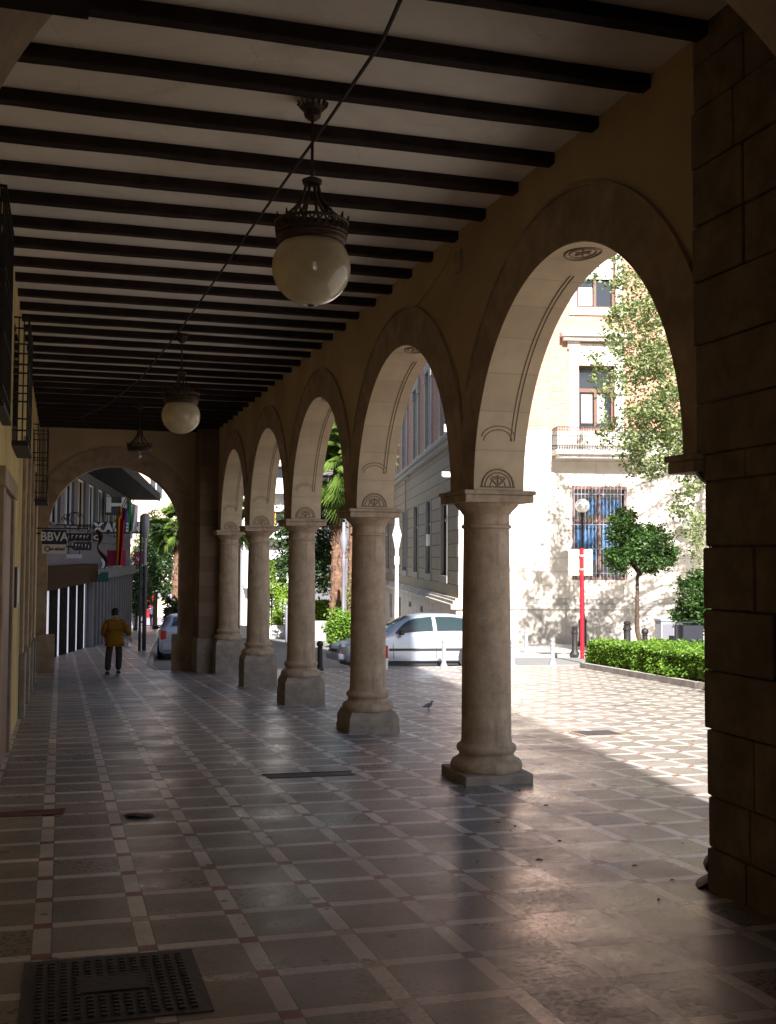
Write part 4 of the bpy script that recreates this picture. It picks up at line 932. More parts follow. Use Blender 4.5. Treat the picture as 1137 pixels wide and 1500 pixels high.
def bush(x,y,zc,r,label,seed,n,matl,leaf,name='bush',cat='bush',trunk=None,clump=40,cr=.3):
    rr=random.Random(seed); g=G(x,y); t=empty(name,(x,y,g),label=label,cat=cat); z=zc-g
    b=MB()
    if trunk: b.tube([(0,0,-.1),(.05,0,z*.5),(0,.05,z)],[trunk,trunk*.8,trunk*.5],8)
    for k in range(8): a=k*.8; b.tube([(0,0,-.05 if not trunk else z*.6),(r[0]*.6*math.cos(a),r[1]*.6*math.sin(a),z+r[2]*.2)],[.03 if not trunk else trunk*.4,.01],5)
    b.build('trunk' if trunk else 'stem',M['bark'],t,True)
    mb=MB(); leaves(mb,blob((0,0,z),r,n,rr,.35,clump,cr),leaf,rr,.5); fastbuild(mb,'crown' if trunk else 'foliage',matl,t); return t
p=at(500,925,44); bush(p.x+.05,43.6,G(12,43.6)+.75,(.75,.6,.75),'leafy bright green bush at the foot of the palms',51,3600,M['leafH'],.15)
p=at(528,925,45); bush(p.x,45,G(12,45)+2.2,(.45,.45,1.9),'thin climbing growth around the second palm trunk',52,1800,M['leafH'],.11)
p=at(484,830,50); bush(p.x-.9,51,at(470,800,51).z,(1.9,1.5,2.4),'dark broadleaf tree filling the gap behind the palms',53,7000,M['leafD'],.22,'broadleaf_tree','tree',.16,90,.5)
for i,(u,top,lab) in enumerate(((398,826,'left of two bright green cypress bushes seen between third and fourth columns'),(414,832,'right of two bright green cypress bushes seen between third and fourth columns'))):
    p=at(u,880,58+i); g=G(p.x,58+i); zt=at(u,top,58+i).z; rr=random.Random(60+i); t=empty('cypress_bush',(p.x,58+i,g),label=lab,cat='bush',group='bright green cypress bushes')
    pts=[]; h=zt-g
    for _ in range(6500):
        f=rr.random()**1.3; rad=.62*(1-f)**.75*(1+.15*math.sin(f*30))*math.sqrt(rr.uniform(.55,1)); a=rr.uniform(0,2*PI); pts.append((rad*math.cos(a),rad*math.sin(a),.12+f*h))
    mb=MB(); leaves(mb,pts,.13,rr,.4,1.5); fastbuild(mb,'foliage',M['leafY'],t); b=MB(); b.tube([(0,0,-.1),(0,0,h*.9)],[.05,.02],6); b.build('stem',M['bark'],t)
xl,xr=at(466,880,53).x,at(492,880,53).x
hedge('hedge',[(xl-.6,53),(xr,53),(xr,54.5),(xl-.6,54.5)],1.75,'tall yellow green hedge above a low wall, between second and third columns','hedge',33,5200,M['leafY'],.15)
b=MB(); b.prism([(xl-.9,52.3),(xr+1.2,52.3),(xr+1.2,52.6),(xl-.9,52.6)],lambda x,y:G(x,y)-.2,lambda x,y:G(x,y)+.85); tag(b.build('planter_wall',M['concrete']),'low grey concrete planter wall under the yellow green hedge','wall')
xl,xr=at(390,880,57).x,at(424,880,57).x
b=MB(); b.prism([(xl-1.5,56.6),(xr+.4,56.6),(xr+.4,56.9),(xl-1.5,56.9)],lambda x,y:G(x,y)-.2,lambda x,y:G(x,y)+.55); tag(b.build('garden_wall',M['white']),'low white garden wall below the cypress bushes','wall')
b=MB(); b.tube([(at(420,900,50).x,50,G(10,50)-.1),(at(420,900,50).x,50,G(10,50)+1.5)],.06,10); b.lathe([(.09,1.5),(.05,1.58),(.005,1.6)],c=(at(420,900,50).x,50,G(10,50)),n=12); tag(b.build('marker_post',M['greymetal']),'plain grey post in the lit street left of the third column','post')
# ------------------------------------------------------------------ far buildings
def far_building(name,x0,x1,y,z1,label,wallm,floors,cols,winm,balc=None,depth=8,roofm=None,z0=-6.2):
    t=empty(name,((x0+x1)/2,y,0),label=label,cat='building'); hw=(x1-x0)/2; hs=[]
    for fz in floors:
        for c in cols: hs.append((c[0]*hw-c[1],c[0]*hw+c[1],fz,fz+c[2]))
    b=MB(); wall_holes(b,'x',-hw,hw,z0,z1,0,.35,hs); b.box((-hw,.351,z0),(hw,depth,z1)); b.build('wall',wallm,t)
    for h_ in hs:
        f=MB(); a,c,d,e=h_; f.box((a,.14,d),(a+.09,.2,e)); f.box((c-.09,.14,d),(c,.2,e)); f.box((a+.091,.14,e-.09),(c-.091,.2,e)); f.box(((a+c)/2-.04,.14,d),((a+c)/2+.04,.2,e-.091)); fo=f.build('window',winm,t)
        f=MB(); f.box((a,.22,d),(c,.26,e)); f.build('pane',M['glass'],fo)
    if balc:
        for fz in floors:
            f=MB(); f.box((-hw,-1.0,fz-.35),(hw,-.001,fz-.1)); f.box((-hw,-1.0,fz-.099),(hw,-.92,fz+.75)); f.build('balcony',balc,t)
    f=MB(); f.box((-hw-.4,-.5,z1),(hw+.4,depth,z1+.35)); f.build('roof',roofm or M['trimG'],t)
    return t
M['orangeframe']=mat('orange_wood_frame',(.5,.22,.03),.5,.4)
x0,x1=at(356,800,78).x,at(455,800,78).x
far_building('apartment_house',x0,x1,78,15,'white apartment house with long balconies seen between third and fourth columns',M['facwht'],[-1.9,1.6,4.9,8.2],[(-.55,.7,1.7),(-.05,.8,1.7),(.4,.55,1.7),(.8,.55,1.7)],M['orangeframe'],M['facwht'])
x0,x1=at(170,800,104).x,at(300,800,104).x
far_building('apartment_house',x0,x1,104,13.4,'pinkish brick apartment house closing the street beyond the end arch',M['facpink'],[-2.3,1.6,5.4,9.2],[(-.75,.6,1.9),(-.12,.65,1.9),(.3,.6,1.9),(.75,.6,1.9)],M['white'],None,8,M['trimst'])
# closes the street further right, behind the trees
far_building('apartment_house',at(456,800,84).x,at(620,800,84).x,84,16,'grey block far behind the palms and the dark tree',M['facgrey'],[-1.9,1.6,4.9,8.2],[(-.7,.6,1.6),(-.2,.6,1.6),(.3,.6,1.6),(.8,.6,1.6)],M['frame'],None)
far_building('apartment_house',at(301,800,92).x,at(355,800,92).x,92,11,'pale low block behind the farthest column',M['facwht'],[-1.9,1.6,4.9],[(-.5,.6,1.6),(.5,.6,1.6)],M['frame'],None)
p=at(228,818,74); bush(p.x,74,at(228,818,74).z,(1.6,1.6,3.0),'dark broadleaf street tree left of the palm beyond the end arch',71,7500,M['leafD'],.26,'broadleaf_tree','tree',.18,90,.55)
p=at(200,860,70); bush(p.x,70,at(202,862,70).z,(.9,.9,2.0),'small dark street tree beside the shop row corner',72,3500,M['leafD'],.22,'broadleaf_tree','tree',.12,50,.4)
p=at(252,895,52); bush(p.x,52,G(p.x,52)+1.2,(.42,.5,1.2),'dark shrub with long leaves beside the parked silver car',73,900,M['leafD'],.26,clump=16,cr=.2)
b=MB(); x0,x1=at(170,900,76).x,at(262,900,76).x
b.prism([(x0,90),(x1+1,90),(x1+1,90.3),(x0,90.3)],lambda x,y:G(x,y)-.2,lambda x,y:G(x,y)+.9); tag(b.build('low_wall',M['trimG']),'low dark wall across the end of the lit street','wall')
t=empty('kiosk',(at(231,880,86).x,86,G(7,86)),label='small kiosk with red and cream panels at the end of the street',cat='kiosk')
b=MB(); b.box((-1.15,0,0),(1.15,1.8,2.9)); b.build('cabin',M['greymetal'],t); b=MB(); b.box((-.95,-.05,.6),(-.1,-.001,2.4)); b.build('red_panel',M['flagred'],t); b=MB(); b.box((0,-.05,.6),(.9,-.001,2.1)); b.build('cream_panel',M['signback'],t); b=MB(); b.box((-1.35,-.4,2.901),(1.35,1.9,3.1)); b.build('roof',M['darkmetal'],t)
# ------------------------------------------------------------------ shop row with the hotel, beyond the end arch
ANG=-math.atan(.145)      # the row's front runs along local +y
OR=Vector((HX(28.2),28.2,0))
row=empty('shop_row',OR,ANG,label='grey shop and hotel row with dark eave beyond the end arch',cat='building')
def R2W(x,y,z): return (OR.x+x*math.cos(ANG)-y*math.sin(ANG),OR.y+x*math.sin(ANG)+y*math.cos(ANG),z)
ca=math.cos(ANG)
Lr=33
# local ground height helper
def rg(y): return G(OR.x+.145*y,OR.y+.99*y)
wins=[(2+3.1*k,4.2+3.1*k,1.0,2.75) for k in range(9)]
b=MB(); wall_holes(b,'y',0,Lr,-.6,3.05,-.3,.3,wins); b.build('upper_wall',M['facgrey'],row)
for i,(a,c,z0,z1) in enumerate(wins):
    f=MB(); f.box((-.16,a,z0),(-.1,a+.08,z1)); f.box((-.16,c-.08,z0),(-.1,c,z1)); f.box((-.16,(a+c)/2-.04,z0),(-.1,(a+c)/2+.04,z1)); f.box((-.159,a+.081,z1-.08),(-.101,c-.081,z1)); fo=f.build('window',M['white' if i%3 else 'signback'],row)
    g_=MB(); g_.box((-.22,a,z0),(-.19,c,z1)); g_.build('pane',M['glass'],fo)
    f=MB(); f.box((.001,a-.12,.9),(.09,c+.12,.98),bev=.01); f.build('sill',M['facrow'],row)
b=MB(); b.box((.001,0,3.051),(1.45,Lr,3.30),bev=.02); b.build('eave',M['eave'],row); b=MB(); b.box((1.451,0,3.02),(1.56,Lr,3.42)); b.build('fascia',M['eave'],row)
b=MB(); b.box((-9,0,-6),(-.301,Lr,3.05)); b.box((-9,.0,3.051),(.0,Lr,9.5)); b.build('core',M['facwht'],row)
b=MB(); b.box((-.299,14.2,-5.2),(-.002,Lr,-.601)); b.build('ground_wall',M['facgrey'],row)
for k in range(15):
    y=14.4+1.22*k; b=MB(); b.box((.0,y,rg(y)-.1),(.22,y+.32,-.95),bev=.015); b.build('pilaster',M['facrow'],row)
b=MB(); b.box((.0,14.2,-.949),(.28,Lr,-.50),bev=.02); b.build('lintel',M['facrow'],row)
for k in range(6):   # dark piers with glass doors between
    y=1.6+2.1*k; b=MB(); b.box((-.25,y,rg(y)-.1),(.0,y+1.35,-.96)); b.build('dark_pier',M['matt'],row)
    b=MB(); b.box((-.09,y+1.351,rg(y)-.1),(-.06,y+2.099,-.96)); b.build('shop_glass_glow',M['doorglass'],row)  # bright slit: emission stands in for reflected sunlight
b=MB(); b.box((-.29,0,-.959),(.42,14.1,-.30),bev=.02); b.build('brown_fascia',M['brown'],row)
b=MB(); b.box((.001,0,.55),(.06,Lr,.62)); b.build('cornice',M['facrow'],row)
# signs
def world_sign(name,u0,v0,u1,v1,Y,label,cat='sign',th=.12):
    a=at(u0,v0,Y); c=at(u1,v1,Y); t=empty(name,((a.x+c.x)/2,Y,(a.z+c.z)/2),label=label,cat=cat); return t,(c.x-a.x)/2,(a.z-c.z)/2
t,hw,hh=world_sign('bank_sign',62,776,97,811,25.2,'dark blue projecting bank sign with white capitals above a white strip')
b=MB(); b.box((-hw,-.06,-hh*.22),(hw,.06,hh)); b.build('blue_panel',M['navy'],t)
b=MB(); b.box((-hw,-.055,-hh),(hw,.055,-hh*.225)); pl_=b.build('white_panel',M['signw'],t)
text('lettering','BBVA',hh*1.02,M['lett'],t,(0,-.065,hh*.40),(PI/2,0,0),.004,.92,.006)
text('small_lettering','bs-abad',hh*.42,M['navy'],t,(hw*.22,-.06,-hh*.60),(PI/2,0,0),.004,1.0,.003)
b=MB(); b.tube([(-hw*.55+.055*math.cos(q*PI/8),-.06,-hh*.60+.055*math.sin(q*PI/8)) for q in range(17)],.016,6); b.build('ring_mark',M['orangemark'],t)
b=MB(); b.box((-hw-.13,-.02,hh+.02),(hw+.45,.02,hh+.045)); b.tube([(-hw-.13,0,hh*.7),(-hw,0,hh*.7)],.02,6); b.build('bracket',M['iron'],t)
def letter_box(ch,u0,v0,u1,v1,Y,label,boxm='darkmetal',sz=1.2,wide=1):
    t,hw,hh=world_sign('letter_sign',u0,v0,u1,v1,Y,label); t['group']='letter boxes of the hotel sign'
    b=MB(); b.box((-hw,-.08,-hh),(hw,.08,hh),bev=.02); b.build('box',M[boxm],t); text('letter',ch,hh*2*sz*.78,M['lett'],t,(0,-.085,0),(PI/2,0,0),.006,wide,.03)
letter_box('X',136,764,152,782,44,'dark box with the letter X, first of the hotel sign')
letter_box('A',152.5,764,165,782,44.6,'dark box with the letter A, second of the hotel sign')
letter_box('U',165.5,764,178,782,45.2,'dark box with the letter U, half behind the flags')
letter_box('E',179,764,190,782,45.8,'dark box with the letter E, behind the flags')
letter_box('N',193,764,206,782,46.4,'dark box with the letter N, last of the hotel sign')
t,hw,hh=world_sign('hotel_sign',155,728,189,751,47,'big pale letter H standing under the dark eave')
b=MB(); 
k=.42*hw
b.box((-hw*.95,-.07,-hh),(-hw*.95+k,.07,hh)); b.box((hw*.35,-.07,-hh),(hw*.35+k,.07,hh)); b.box((-hw*.95+k,-.068,-hh*.2),(hw*.35,.068,hh*.22)); b.build('letter',M['lett'],t)
b=MB(); b.box((-hw,.08,-hh*1.35),(hw*.8,.14,hh*1.05)); b.build('backing',M['darkmetal'],t)
for (u0,v0,u1,v1,Y,s,lab,bm,lm) in ((97,781,134,792,34,'#','narrow black hanging sign with unreadable pale lettering beside the bank sign','iron','lett'),(108,794,134,806,37,'#','black hanging sign with small unreadable pale marks below the narrow one','iron','lett'),(97,812,120,818,36,'','small pale strip sign under the black signs','signw','navy'),(136,782,150,793,40,'O','dark square sign with a pale green ring letter','darkmetal','signback')):
    t,hw,hh=world_sign('hanging_sign',u0,v0,u1,v1,Y,lab); b=MB(); b.box((-hw,-.05,-hh),(hw,.05,hh),bev=.01); b.build('panel',M[bm],t)
    if s=='#':
        q=MB(); rr=random.Random(int(u0)); x=-hw*.8
        while x<hw*.75:
            wd=hh*rr.uniform(.35,.8); q.box((x,-.056,-hh*rr.uniform(.3,.6)),(x+wd*.28,-.05,hh*rr.uniform(.3,.6)))
            if rr.random()<.7: q.box((x+wd*.3,-.056,hh*rr.uniform(-.1,.3)),(x+wd*.75,-.05,hh*.5))
            x+=wd+hh*.35
        q.build('lettering',M[lm],t)
    elif s: text('lettering',s,hh*1.75,M[lm],t,(0,-.055,0),(PI/2,0,0),.004,min(1.6,hw/(hh*len(s)*.62)),.006)
    b=MB(); b.tube([(-hw*.7,0,hh),(-hw*.7,0,hh+.25)],.015,5); b.tube([(hw*.7,0,hh),(hw*.7,0,hh+.25)],.015,5); b.tube([(-hw*.9-.6,0,hh+.25),(hw,0,hh+.25)],.02,5); b.build('bracket',M['iron'],t)
# hanging figures/wire scrolls and banners
t,hw,hh=world_sign('banner',157,806,184,829,43,'magenta banner sign with pale mark hanging below the flags')
b=MB(); b.box((-hw,-.04,-hh),(hw,.04,hh)); b.build('panel',M['magenta'],t); b=MB(); b.tube([(hw*.1,-.045,hh*.3),(hw*.25,-.045,-.02),(hw*.55,-.045,hh*.35)],.02,5); b.box((-hw*.3,-.05,-hh*1.04),(hw*.6,.05,-hh*.98)); b.build('mark',M['lett'],t)
t,hw,hh=world_sign('banner',197,808,209,826,50,'second magenta banner further away, next to the tall lamp')
b=MB(); b.box((-hw,-.04,-hh),(hw,.04,hh)); b.build('panel',M['magenta'],t); b=MB(); b.tube([(-hw*.5,-.045,hh*.1),(-hw*.1,-.045,-hh*.5),(hw*.5,-.045,hh*.6)],.03,5); b.build('mark',M['lett'],t)
t,hw,hh=world_sign('awning',136,838,158,852,42,'small dark teal awning box above the shop pavement'); b=MB(); b.prism([(-hw,-hh),(hw,-hh),(hw,hh),(hw*.2,hh)],-.35,.35,0,'y'); b.build('awning',M['tealD'],t)
t,hw,hh=world_sign('white_sign',143,818,156,838,47,'pale lit sign box between brown fascia and magenta banner'); b=MB(); b.box((-hw,-.08,-hh),(hw,.08,hh),bev=.02); b.build('panel',M['signw'],t); b=MB(); b.box((-hw*.6,-.09,-hh*.2),(0,-.081,hh*.5)); b.build('mark',M['eave'],t)
b=MB(); rr=random.Random(5)
c0=at(141,800,38); pts=[(c0.x+math.sin(q*.9)*.10+.35*(q/12),38,c0.z+.55-.12*q) for q in range(12)]; b.tube(pts,[.05+.03*math.sin(q) for q in range(12)],7)
tag(b.build('hanging_figure',M['brown'],smooth=True),'twisted brown ornament hanging from the shop front beside the black signs','ornament')
for i,(u,v,Y) in enumerate(((103,760,34),(103,797,34.5))):
    c0=at(u,v,Y); b=MB()
    for q in range(5):
        rr2=.05+.035*q; b.tube([(c0.x+(q-2)*.10+rr2*math.cos(a*PI/6),Y,c0.z+rr2*math.sin(a*PI/6)+.05*(q%2)) for a in range(10)],.014,5)
    tag(b.build('iron_scroll',M['iron'],smooth=True),['wrought iron scroll work above the small hanging signs','wrought iron scroll work beside the lower black sign'][i],'ironwork')
# flags
def flag(u0,v0,u1,v1,Y,mats,label,seed):
    rr=random.Random(seed); a=at(u0,v0,Y); c=at(u1,v1,Y); t=empty('flag',(a.x,Y,a.z),label=label,cat='flag',group='flags hanging from slanted poles on the hotel front')
    W=c.x-a.x; Hh=a.z-c.z; nx,nz=16,14; n=len(mats)
    for s in range(n):
        b=MB(); vs=[]; x0,x1=s/n,(s+1)/n
        for j in range(nz+1):
            for i in range(nx//n*1+1):
                f=x0+(x1-x0)*i/(nx//n); g=j/nz; vs.append((W*f*(1-.25*g)+.1*W*math.sin(g*2.2),.16*math.sin(f*11+g*2.5+seed)*(.4+.6*g),-Hh*g-.12*Hh*(1-f)*(1-g)*-1))
        w_=nx//n+1; b.add(vs,[(j*w_+i,j*w_+i+1,(j+1)*w_+i+1,(j+1)*w_+i) for j in range(nz) for i in range(w_-1)]); b.build('stripe',M[mats[s]],t,True)
    b=MB(); b.tube([(-W*.4,0,-.5),(W*1.3,0.05,.75)],.022,6); b.build('pole',M['bronze'],t)
flag(170,762,181,828,42.5,['flagyel','flagred'],'red and yellow flag hanging lowest in front of the magenta banner',1)
flag(174,745,186,780,43.6,['flagyel','flagred','flagblue'],'dark blue and red flag folded over the hotel sign',2)
flag(187,740,202,779,44.8,['flaggrn','flagwht','flagwht'],'white flag with a green edge, rightmost of the hanging flags',3)
# ------------------------------------------------------------------ cars
def car(x,y,rz,label,L=4.15,seed=0):
    st=[(0,.42,.52,.62,.56),(.06,.52,.62,.72,.64),(.2,.60,.70,.79,.7),(.6,.70,.80,.84,.72),(1.08,.84,.905,.86,.70),(1.45,.90,1.18,.87,.64),(1.85,.92,1.38,.875,.60),(2.3,.935,1.44,.88,.585),(2.9,.945,1.43,.88,.58),(3.35,.95,1.36,.87,.57),(3.72,.95,1.20,.86,.58),(3.95,.94,1.0,.84,.62),(4.1,.86,.90,.80,.66),(4.15,.6,.66,.76,.66)]
    def S(xx):
        for i in range(len(st)-1):
            if st[i][0]<=xx<=st[i+1][0]: f=(xx-st[i][0])/(st[i+1][0]-st[i][0]); return [st[i][k]+(st[i+1][k]-st[i][k])*f for k in range(1,5)]
        return list(st[-1][1:])
    def sec(xx):
        zs,zt,ws,wt=S(xx); zb=.20+(.10 if xx<.1 or xx>4.1 else 0)
        return [(ws*.86,zb),(ws*.97,zb+.05),(ws,.42),(ws*1.0,.58),(ws*.99,max(.60,zs-.08)),(ws*.95,zs),(ws*.95+(wt-ws*.95)*.5,zs+(zt-zs)*.55),(wt,zt-.05*min(1,(zt-zs)*3)),(wt*.82,zt-.012*min(1,(zt-zs)*3)),(wt*.4,zt+.004),(0,zt+.008)]
    t=empty('parked_car',(x,y,G(x,y)-.115 if y>27.4 else G(x,y)),rz,label=label,cat='car')
    t.rotation_euler=(Matrix.Rotation(0,3,'X')).to_euler(); t.rotation_euler=(0,0,rz)
    # align with the slope
    n=Vector((GX,GS,1)).normalized(); t.rotation_mode='QUATERNION'; t.rotation_quaternion=Vector((0,0,1)).rotation_difference(n)@Matrix.Rotation(rz,3,'Z').to_quaternion()
    xs=[]; 
    for i in range(len(st)-1):
        k=3 if st[i+1][0]-st[i][0]>.2 else 1
        xs+=[st[i][0]+(st[i+1][0]-st[i][0])*j/k for j in range(k)]
    xs.append(st[-1][0]); b=MB(); vs=[]; m_=None
    for xx in xs:
        h=sec(xx); ring=[(xx,-p,z) for p,z in h]+[(xx,p,z) for p,z in h[-2::-1]]; m_=len(ring); vs+=ring
    fs=[]
    for i in range(len(xs)-1):
        for j in range(m_): a=i*m_+j; c=i*m_+(j+1)%m_; fs.append((a,c,c+m_,a+m_))
    fs+=[tuple(range(m_)),tuple((len(xs)-1)*m_+q for q in range(m_-1,-1,-1))]
    b.add(vs,fs); body=b.build('body',M['paint'],t,True,auto=50)
    # side windows
    def gp(xx,f,side,off):
        zs,zt,ws,wt=S(xx); h=[(ws*.95,zs),(ws*.95+(wt-ws*.95)*.5,zs+(zt-zs)*.55),(wt,zt-.05*min(1,(zt-zs)*3))]
        if f<.5: p,q,g=h[0],h[1],f/.5
        else: p,q,g=h[1],h[2],(f-.5)/.5
        return (xx,side*(p[0]+(q[0]-p[0])*g+off),p[1]+(q[1]-p[1])*g+off*.3)
    for side in (-1,1):
        for (x0,x1) in ((1.38,2.34),(2.44,3.22),(3.28,3.66)):
            n_=8; lo=[];hi=[]
            for i in range(n_+1):
                xx=x0+(x1-x0)*i/n_; fm=.90
                if x0<1.5: fm=min(.90,.16+(xx-1.34)*2.4)
                if x0>3.2: fm=max(.2,.85-(xx-3.3)*1.5)
                lo.append(.10); hi.append(fm)
            vs=[]; R_=6
            for k in range(R_+1):
                for i in range(n_+1): vs.append(gp(x0+(x1-x0)*i/n_,lo[i]+(hi[i]-lo[i])*k/R_,side,.012))
            bb=MB(); bb.add(vs,[(k*(n_+1)+i,k*(n_+1)+i+1,(k+1)*(n_+1)+i+1,(k+1)*(n_+1)+i) for k in range(R_) for i in range(n_)]); bb.build('side_window',M['cglass'],t,True)
        bb=MB(); bb.box((1.2,side*.895-.012,.50),(3.3,side*.895+.012,.56),bev=.008); bb.build('trim_strip',M['black'],t)
        for hx in (2.15,3.05): bb=MB(); bb.box((hx,side*.872-.02,.80),(hx+.18,side*.872+.02,.83),bev=.006); bb.build('door_handle',M['paint'],t)
        for lx in (1.30,2.39,3.2): bb=MB(); bb.tube([gp(lx,.0,side,.001),(lx,side*(S(lx)[2]+.001),.62),(lx+.02,side*(S(lx)[2]+.001),.3)],.006,4); bb.build('door_gap',M['black'],t)
        bb=MB(); bb.box((1.42,side*1.0-.09,.90),(1.54,side*1.0+.09,1.04),bev=.035); bb.tube([(1.5,side*.86,.95),(1.5,side*.95,.96)],.03,6); bb.build('wing_mirror',M['black'],t)
        for wx in (.78,3.32):
            w=empty('wheel',(wx,side*.80,.305)); w.parent=t
            bb=MB(); pr=[(.19,-.09),(.27,-.10),(.30,-.085),(.305,-.05),(.305,.05),(.30,.085),(.27,.10),(.19,.09)]; bb.lathe(pr,n=30); o=bb.build('tyre',M['tyre'],w,True); o.rotation_euler=(PI/2,0,0)
            bb=MB(); 
            for k in range(7): a=2*PI*k/7; bb.tube([(0,0,0),(.19*math.cos(a),.19*math.sin(a),0)],.024,5)
            bb.lathe([(.165,-.02),(.20,-.025),(.20,.02),(.17,.02)],n=28); bb.lathe([(.05,-.03),(.05,.03)],n=12); o=bb.build('rim',M['rim'],w,True); o.rotation_euler=(PI/2,0,0); o.location=(0,side*.085,0)
            bb=MB(); bb.lathe([(.345,-.012),(.345,.012)],n=30); o=bb.build('wheel_arch',M['black'],t); o.rotation_euler=(PI/2,0,0); o.location=(wx,side*(.872 if wx>1 else .842),.34)
    # windscreen and rear window
    def topstrip(x0,x1,nm,inset=.93,o_=.008):
        n_=8; vs=[]
        for i in range(n_+1):
            xx=x0+(x1-x0)*i/n_; h=sec(xx); 
            for (p,z) in (h[7],h[8],h[9],h[10]): vs.append((xx,-p*inset,z+o_))
            for (p,z) in (h[9],h[8],h[7]): vs.append((xx,p*inset,z+o_))
        bb=MB(); bb.add(vs,[(i*7+j,i*7+j+1,i*7+j+8,i*7+j+7) for i in range(n_) for j in range(6)]); bb.build(nm,M['cglass'],t,True)
    topstrip(1.16,1.80,'windscreen'); topstrip(3.42,3.90,'rear_window',.88)
    for side in (-1,1):
        bb=MB(); bb.box((.03,side*.56-.14,.54),(.26,side*.56+.14,.66),bev=.04); bb.build('headlight',M['clearlens'],t)
        bb=MB(); bb.box((-.01,side*.60-.08,.44),(.12,side*.60+.09,.50),bev=.015); bb.build('indicator',M['orangelens'],t)
        bb=MB(); bb.box((3.93,side*.71-.10,.62),(4.15,side*.71+.10,.92),bev=.04); bb.build('tail_light',M['redlens'],t)
    bb=MB(); bb.box((-.06,-.74,.26),(.12,.74,.44),bev=.05); bb.build('front_bumper',M['paint'],t)
    bb=MB(); bb.box((4.06,-.76,.30),(4.22,.76,.52),bev=.05); bb.build('rear_bumper',M['paint'],t)
    bb=MB(); bb.box((4.2215,-.30,.40),(4.235,.30,.50)); bb.build('number_plate',M['signw'],t)
    bb=MB(); bb.box((-.02,-.35,.46),(.03,.35,.54),bev=.01); bb.build('grille',M['black'],t)
    bb=MB(); bb.box((.3,-.74,.12),(3.95,.74,.21)); bb.build('underbody',M['black'],t)
    # seats seen through the glass: simple headrests
    return t
c_ar=car(7.08,28.5,R(-1.5),'silver hatchback parked across the street, seen side on behind the first columns')
c_ar.scale=(1.085,1,1.05)
car(4.22,38.55,-PI/2-math.atan(.10),'silver car with red tail lights parked beyond the end arch, seen from behind')
# ------------------------------------------------------------------ people
def skin(name,verts,edges,rad,matl,parent,sub=2,root=0,merge=None):
    me=bpy.data.meshes.new(name); me.from_pydata(verts,edges,[]); o=bpy.data.objects.new(name,me); COL.objects.link(o); o.parent=parent
    md=o.modifiers.new('skin','SKIN'); md.use_smooth_shade=True
    lay=me.skin_vertices[0].data
    for i,r in enumerate(rad): lay[i].radius=(r,r) if not isinstance(r,tuple) else r
    for i in range(len(verts)): lay[i].use_root=(i==root)
    sd=o.modifiers.new('sub','SUBSURF'); sd.levels=sub; sd.render_levels=sub; me.materials.append(matl); return o
def hand(parent,c,d,side,sc_=1.0):
    """palm with five curled fingers; c = wrist, d = pointing direction"""
    d=Vector(d).normalized(); s=Vector((side,0.15,0)).normalized(); s=(s-d*s.dot(d)).normalized(); n=d.cross(s)
    V=[Vector(c),Vector(c)+d*.05*sc_]; E=[(0,1)]; Rr=[.024*sc_,.034*sc_]; 
    for k,(off,ln) in enumerate(((-.028,.062),(-.010,.075),(.010,.070),(.028,.055))):
        b0=Vector(c)+d*.085*sc_+s*off*sc_; i=len(V); V+=[b0,b0+d*ln*.55*sc_+n*.008,b0+d*ln*.95*sc_+n*.03*sc_]; E+=[(1,i),(i,i+1),(i+1,i+2)]; Rr+=[.012*sc_,.0095*sc_,.008*sc_]
    i=len(V); b0=Vector(c)+d*.03*sc_-s*.035*sc_; V+=[b0,b0+(d*.8-s*.5).normalized()*.045*sc_]; E+=[(1,i),(i,i+1)]; Rr+=[.013*sc_,.010*sc_]
    return skin('hand',V,E,Rr,M['skin'],parent,1)
